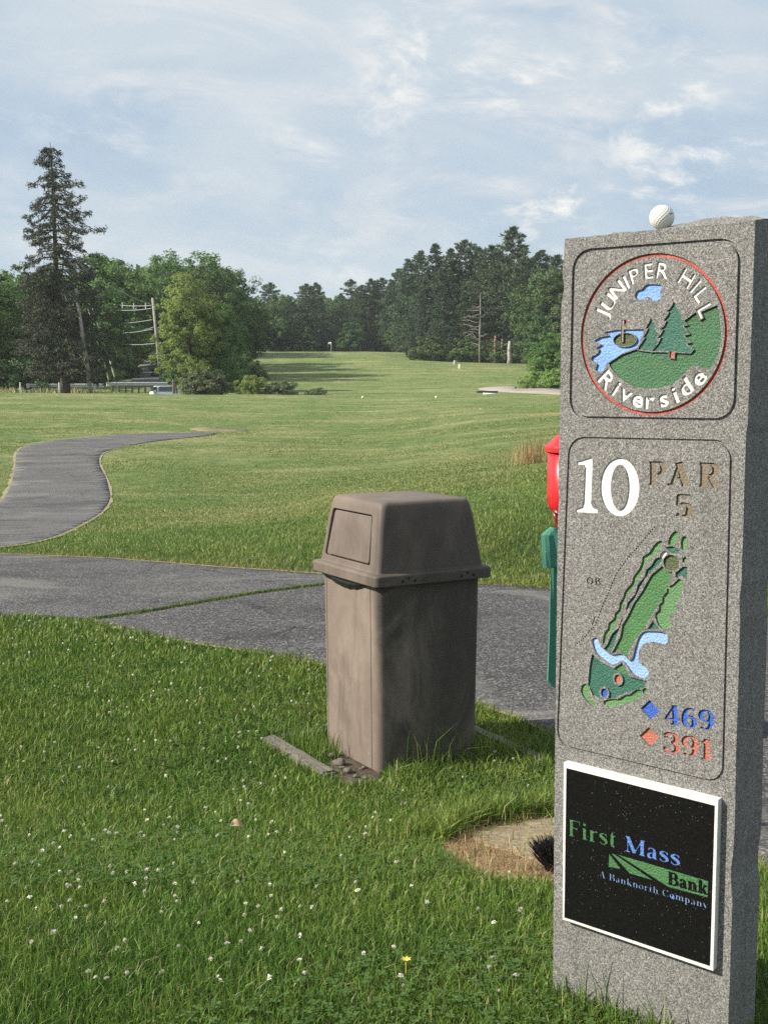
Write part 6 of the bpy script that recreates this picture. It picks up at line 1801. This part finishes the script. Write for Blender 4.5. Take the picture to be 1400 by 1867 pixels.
for px, row, lb in ((661, 724, 'left of the two pale tee marker balls on the crest'), (795, 724, 'right of the two pale tee marker balls on the crest')):
    p = G(px, row + 3); bm = bmesh.new(); bmesh.ops.create_icosphere(bm, subdivisions=3, radius=.085); add_tube(bm, [(0, 0, -.2), (0, 0, -.06)], .02, 6)
    o = link('tee_marker', bm_mesh('tee_marker', bm, True), simple_mat('tee_marker_cream', (.78, .74, .52), .5)); o.location = (p.x, p.y, p.z + .11)
    tag(o, lb, 'tee marker', 'tee marker balls')
# flag on the far green
Yf = 236; p = at(604, 642, Yf); p.z = h1(p.x, p.y)
o = thing('flagstick', 'small white flag on a stick at the far green', 'flagstick', p)
bm = bmesh.new(); add_tube(bm, [(0, 0, -.1), (0, 0, 2.1)], .03, 6); link('stick', bm_mesh('stick', bm), M_WHITEP, o)
bm = bmesh.new(); prev = None
for k in range(6):
    row = [bm.verts.new((-.11 * k, .05 * math.sin(k), 2.1 - .02 * k)), bm.verts.new((-.11 * k, .05 * math.sin(k + .4), 1.55 + .03 * k))]
    if prev: bm.faces.new((prev[0], prev[1], row[1], row[0]))
    prev = row
fo = link('flag', bm_mesh('flag', bm, True), M_WHITEP, o); s_ = fo.modifiers.new('t', 'SOLIDIFY'); s_.thickness = .02
# dark timber culvert and white pipe by the gravel path
p = at(888, 711, 103); p.z = h1(p.x, p.y)
bm = bmesh.new(); add_box(bm, (0, 0, .06), (1.7, .4, .2), Matrix.Rotation(-.16, 3, 'Z'), bevel=.03)
o = link('culvert_beam', bm_mesh('culvert_beam', bm), simple_mat('creosoted_timber', (.02, .02, .019), .85, .3, 8)); o.location = p
tag(o, 'dark timber edging beam at the end of the gravel path', 'beam')
p = at(893, 716, 97); p.z = h1(p.x, p.y)
bm = bmesh.new(); add_tube(bm, [(-.55, 0, .08), (.55, -.12, .06)], .07, 10)
o = link('white_pipe', bm_mesh('white_pipe', bm, True), M_WHITEP); o.location = p
tag(o, 'short white pipe lying in front of the dark timber beam', 'pipe')
# road behind the crest and the road running uphill
M_ROAD = asphalt_mat('road_asphalt', (0.055, 0.055, 0.058), (0.08, 0.08, 0.082))
M_ROADL = asphalt_mat('pale_road_edge', (0.20, 0.185, 0.165), (0.28, 0.26, 0.24))
drape('road', [(xat(-150, 103), 103.5), (xat(120, 103), 103.0), (xat(330, 103), 101.5), (xat(330, 108), 107.5), (xat(120, 108), 107.5), (xat(-150, 108), 107.8)], .05, M_ROADL, .35, thick=.2)
drape('road', [(xat(238, 117), 117), (xat(300, 117), 117), (xat(297, 140), 140), (xat(290, 172), 172), (xat(262, 172), 172), (xat(248, 140), 140)], .08, M_ROAD, .35, thick=.2)
drape('gravel_apron', [(xat(232, 113.5), 113.5), (xat(304, 113.5), 113.5), (xat(300, 117.2), 117.2), (xat(238, 117.2), 117.2)], .06, M_ROADL, .35, thick=.2)
# low roadside growth hiding the rail feet
def verge():
    n = 3000; px = rng.uniform(-60, 340, n); Y = rng.uniform(99, 107, n); x = (px - 700) / F * Y
    k = (rng.random(n) < .5); x, Y = x[k], Y[k]
    blades(x, Y, rng.uniform(.15, .5, len(x)), rng.uniform(.02, .05, len(x)), .6, 'roadside_grass', M_BLADE)
verge()

# ------------------------------------------------------------------ white car behind the crest
def car():
    Y = 102.0; x = xat(300, Y); gz = h1(x, Y); roof = at(700, 703.5, Y).z
    gz = min(gz, roof - 1.45)
    o = thing('parked_car', 'white car mostly hidden behind the grass crest beside the round bush', 'car', (x, Y, gz), rot=(0, 0, math.radians(-68)))
    k = (roof - gz) / 1.45
    o.scale = (k, k, k) if k < 1.3 else (1.2, 1.2, k)
    M_CAR = simple_mat('white_car_paint', (.74, .76, .77), .25, .03, 2)
    M_GLASS = simple_mat('car_glass', (.03, .04, .045), .08, .1, 2)
    M_TYRE = simple_mat('tyre_rubber', (.02, .02, .02), .8); M_HUB = simple_mat('wheel_rim', (.45, .46, .47), .35, metal=.7)
    side = [(-2.15, .35), (-2.2, .75), (-2.0, .93), (-1.55, .98), (1.0, .98), (1.95, .86), (2.2, .68), (2.2, .35)]
    bm = bmesh.new(); loft(bm, [[Vector((px_, y_, z_)) for px_, z_ in side] for y_ in (-.86, .86)])
    bmesh.ops.bevel(bm, geom=list(bm.edges), offset=.06, segments=2, affect='EDGES')
    link('body', bm_mesh('body', bm, True), M_CAR, o)
    cab0 = [(-1.75, .97), (1.05, .97), (.35, 1.42), (-1.15, 1.45)]
    bm = bmesh.new()
    loft(bm, [[Vector((px_ * (1 if z_ < 1 else .97), sgn * (.80 if z_ < 1 else .66), z_)) for px_, z_ in cab0] for sgn in (-1, 1)])
    bmesh.ops.bevel(bm, geom=list(bm.edges), offset=.05, segments=2, affect='EDGES')
    link('cabin', bm_mesh('cabin', bm, True), M_CAR, o)
    def pane(name, q, off):
        bm = bmesh.new(); vs = [bm.verts.new(Vector(p) + Vector(off)) for p in q] ; bm.faces.new(vs)
        w_ = link(name, bm_mesh(name, bm), M_GLASS, o); s_ = w_.modifiers.new('t', 'SOLIDIFY'); s_.thickness = .012; s_.offset = 0
    pane('windscreen', [(.98, -.68, 1.02), (.98, .68, 1.02), (.42, .58, 1.385), (.42, -.58, 1.385)], (.015, 0, .012))
    pane('rear_window', [(-1.68, -.66, 1.02), (-1.68, .66, 1.02), (-1.20, .56, 1.39), (-1.20, -.56, 1.39)], (-.015, 0, .008))
    for s in (-1, 1):
        pane('side_window', [(-1.4, s * .795, 1.02), (.8, s * .795, 1.02), (.3, s * .69, 1.37), (-1.1, s * .69, 1.37)], (0, s * .012, 0))
        bm = bmesh.new(); add_box(bm, (.72, s * .93, 1.05), (.12, .18, .14), bevel=.03); link('mirror', bm_mesh('mirror', bm), M_CAR, o)
        bm = bmesh.new(); add_box(bm, (2.16, s * .62, .72), (.10, .34, .13), bevel=.03); link('headlight', bm_mesh('headlight', bm), simple_mat('lamp_lens', (.6, .62, .64), .1), o)
        for wx in (-1.35, 1.35):
            bm = bmesh.new(); add_tube(bm, [(wx, s * .68, .32), (wx, s * .88, .32)], .32, 20); wh = link('wheel', bm_mesh('wheel', bm), M_TYRE, o)
            bm = bmesh.new(); add_tube(bm, [(wx, s * .86, .32), (wx, s * .895, .32)], .20, 16); link('rim', bm_mesh('rim', bm), M_HUB, wh)
car()

# ------------------------------------------------------------------ the air: a thin even haze round everything
def haze():
    bm = bmesh.new(); add_box(bm, (0, 0, 28.0), (3200, 3200, 70.0))
    m = bpy.data.materials.new('haze'); m.use_nodes = True; t = NT(m.node_tree); t.n.clear()
    v = t.node('ShaderNodeVolumePrincipled'); v.inputs['Color'].default_value = (0.84, 0.90, 0.94, 1); v.inputs['Density'].default_value = HAZE; v.inputs['Anisotropy'].default_value = 0.1
    o_ = t.node('ShaderNodeOutputMaterial'); t.l.new(v.outputs[0], o_.inputs['Volume'])
    tag(link('haze', bm_mesh('haze', bm), m), kind='stuff')
HAZE = 0.00024
haze()
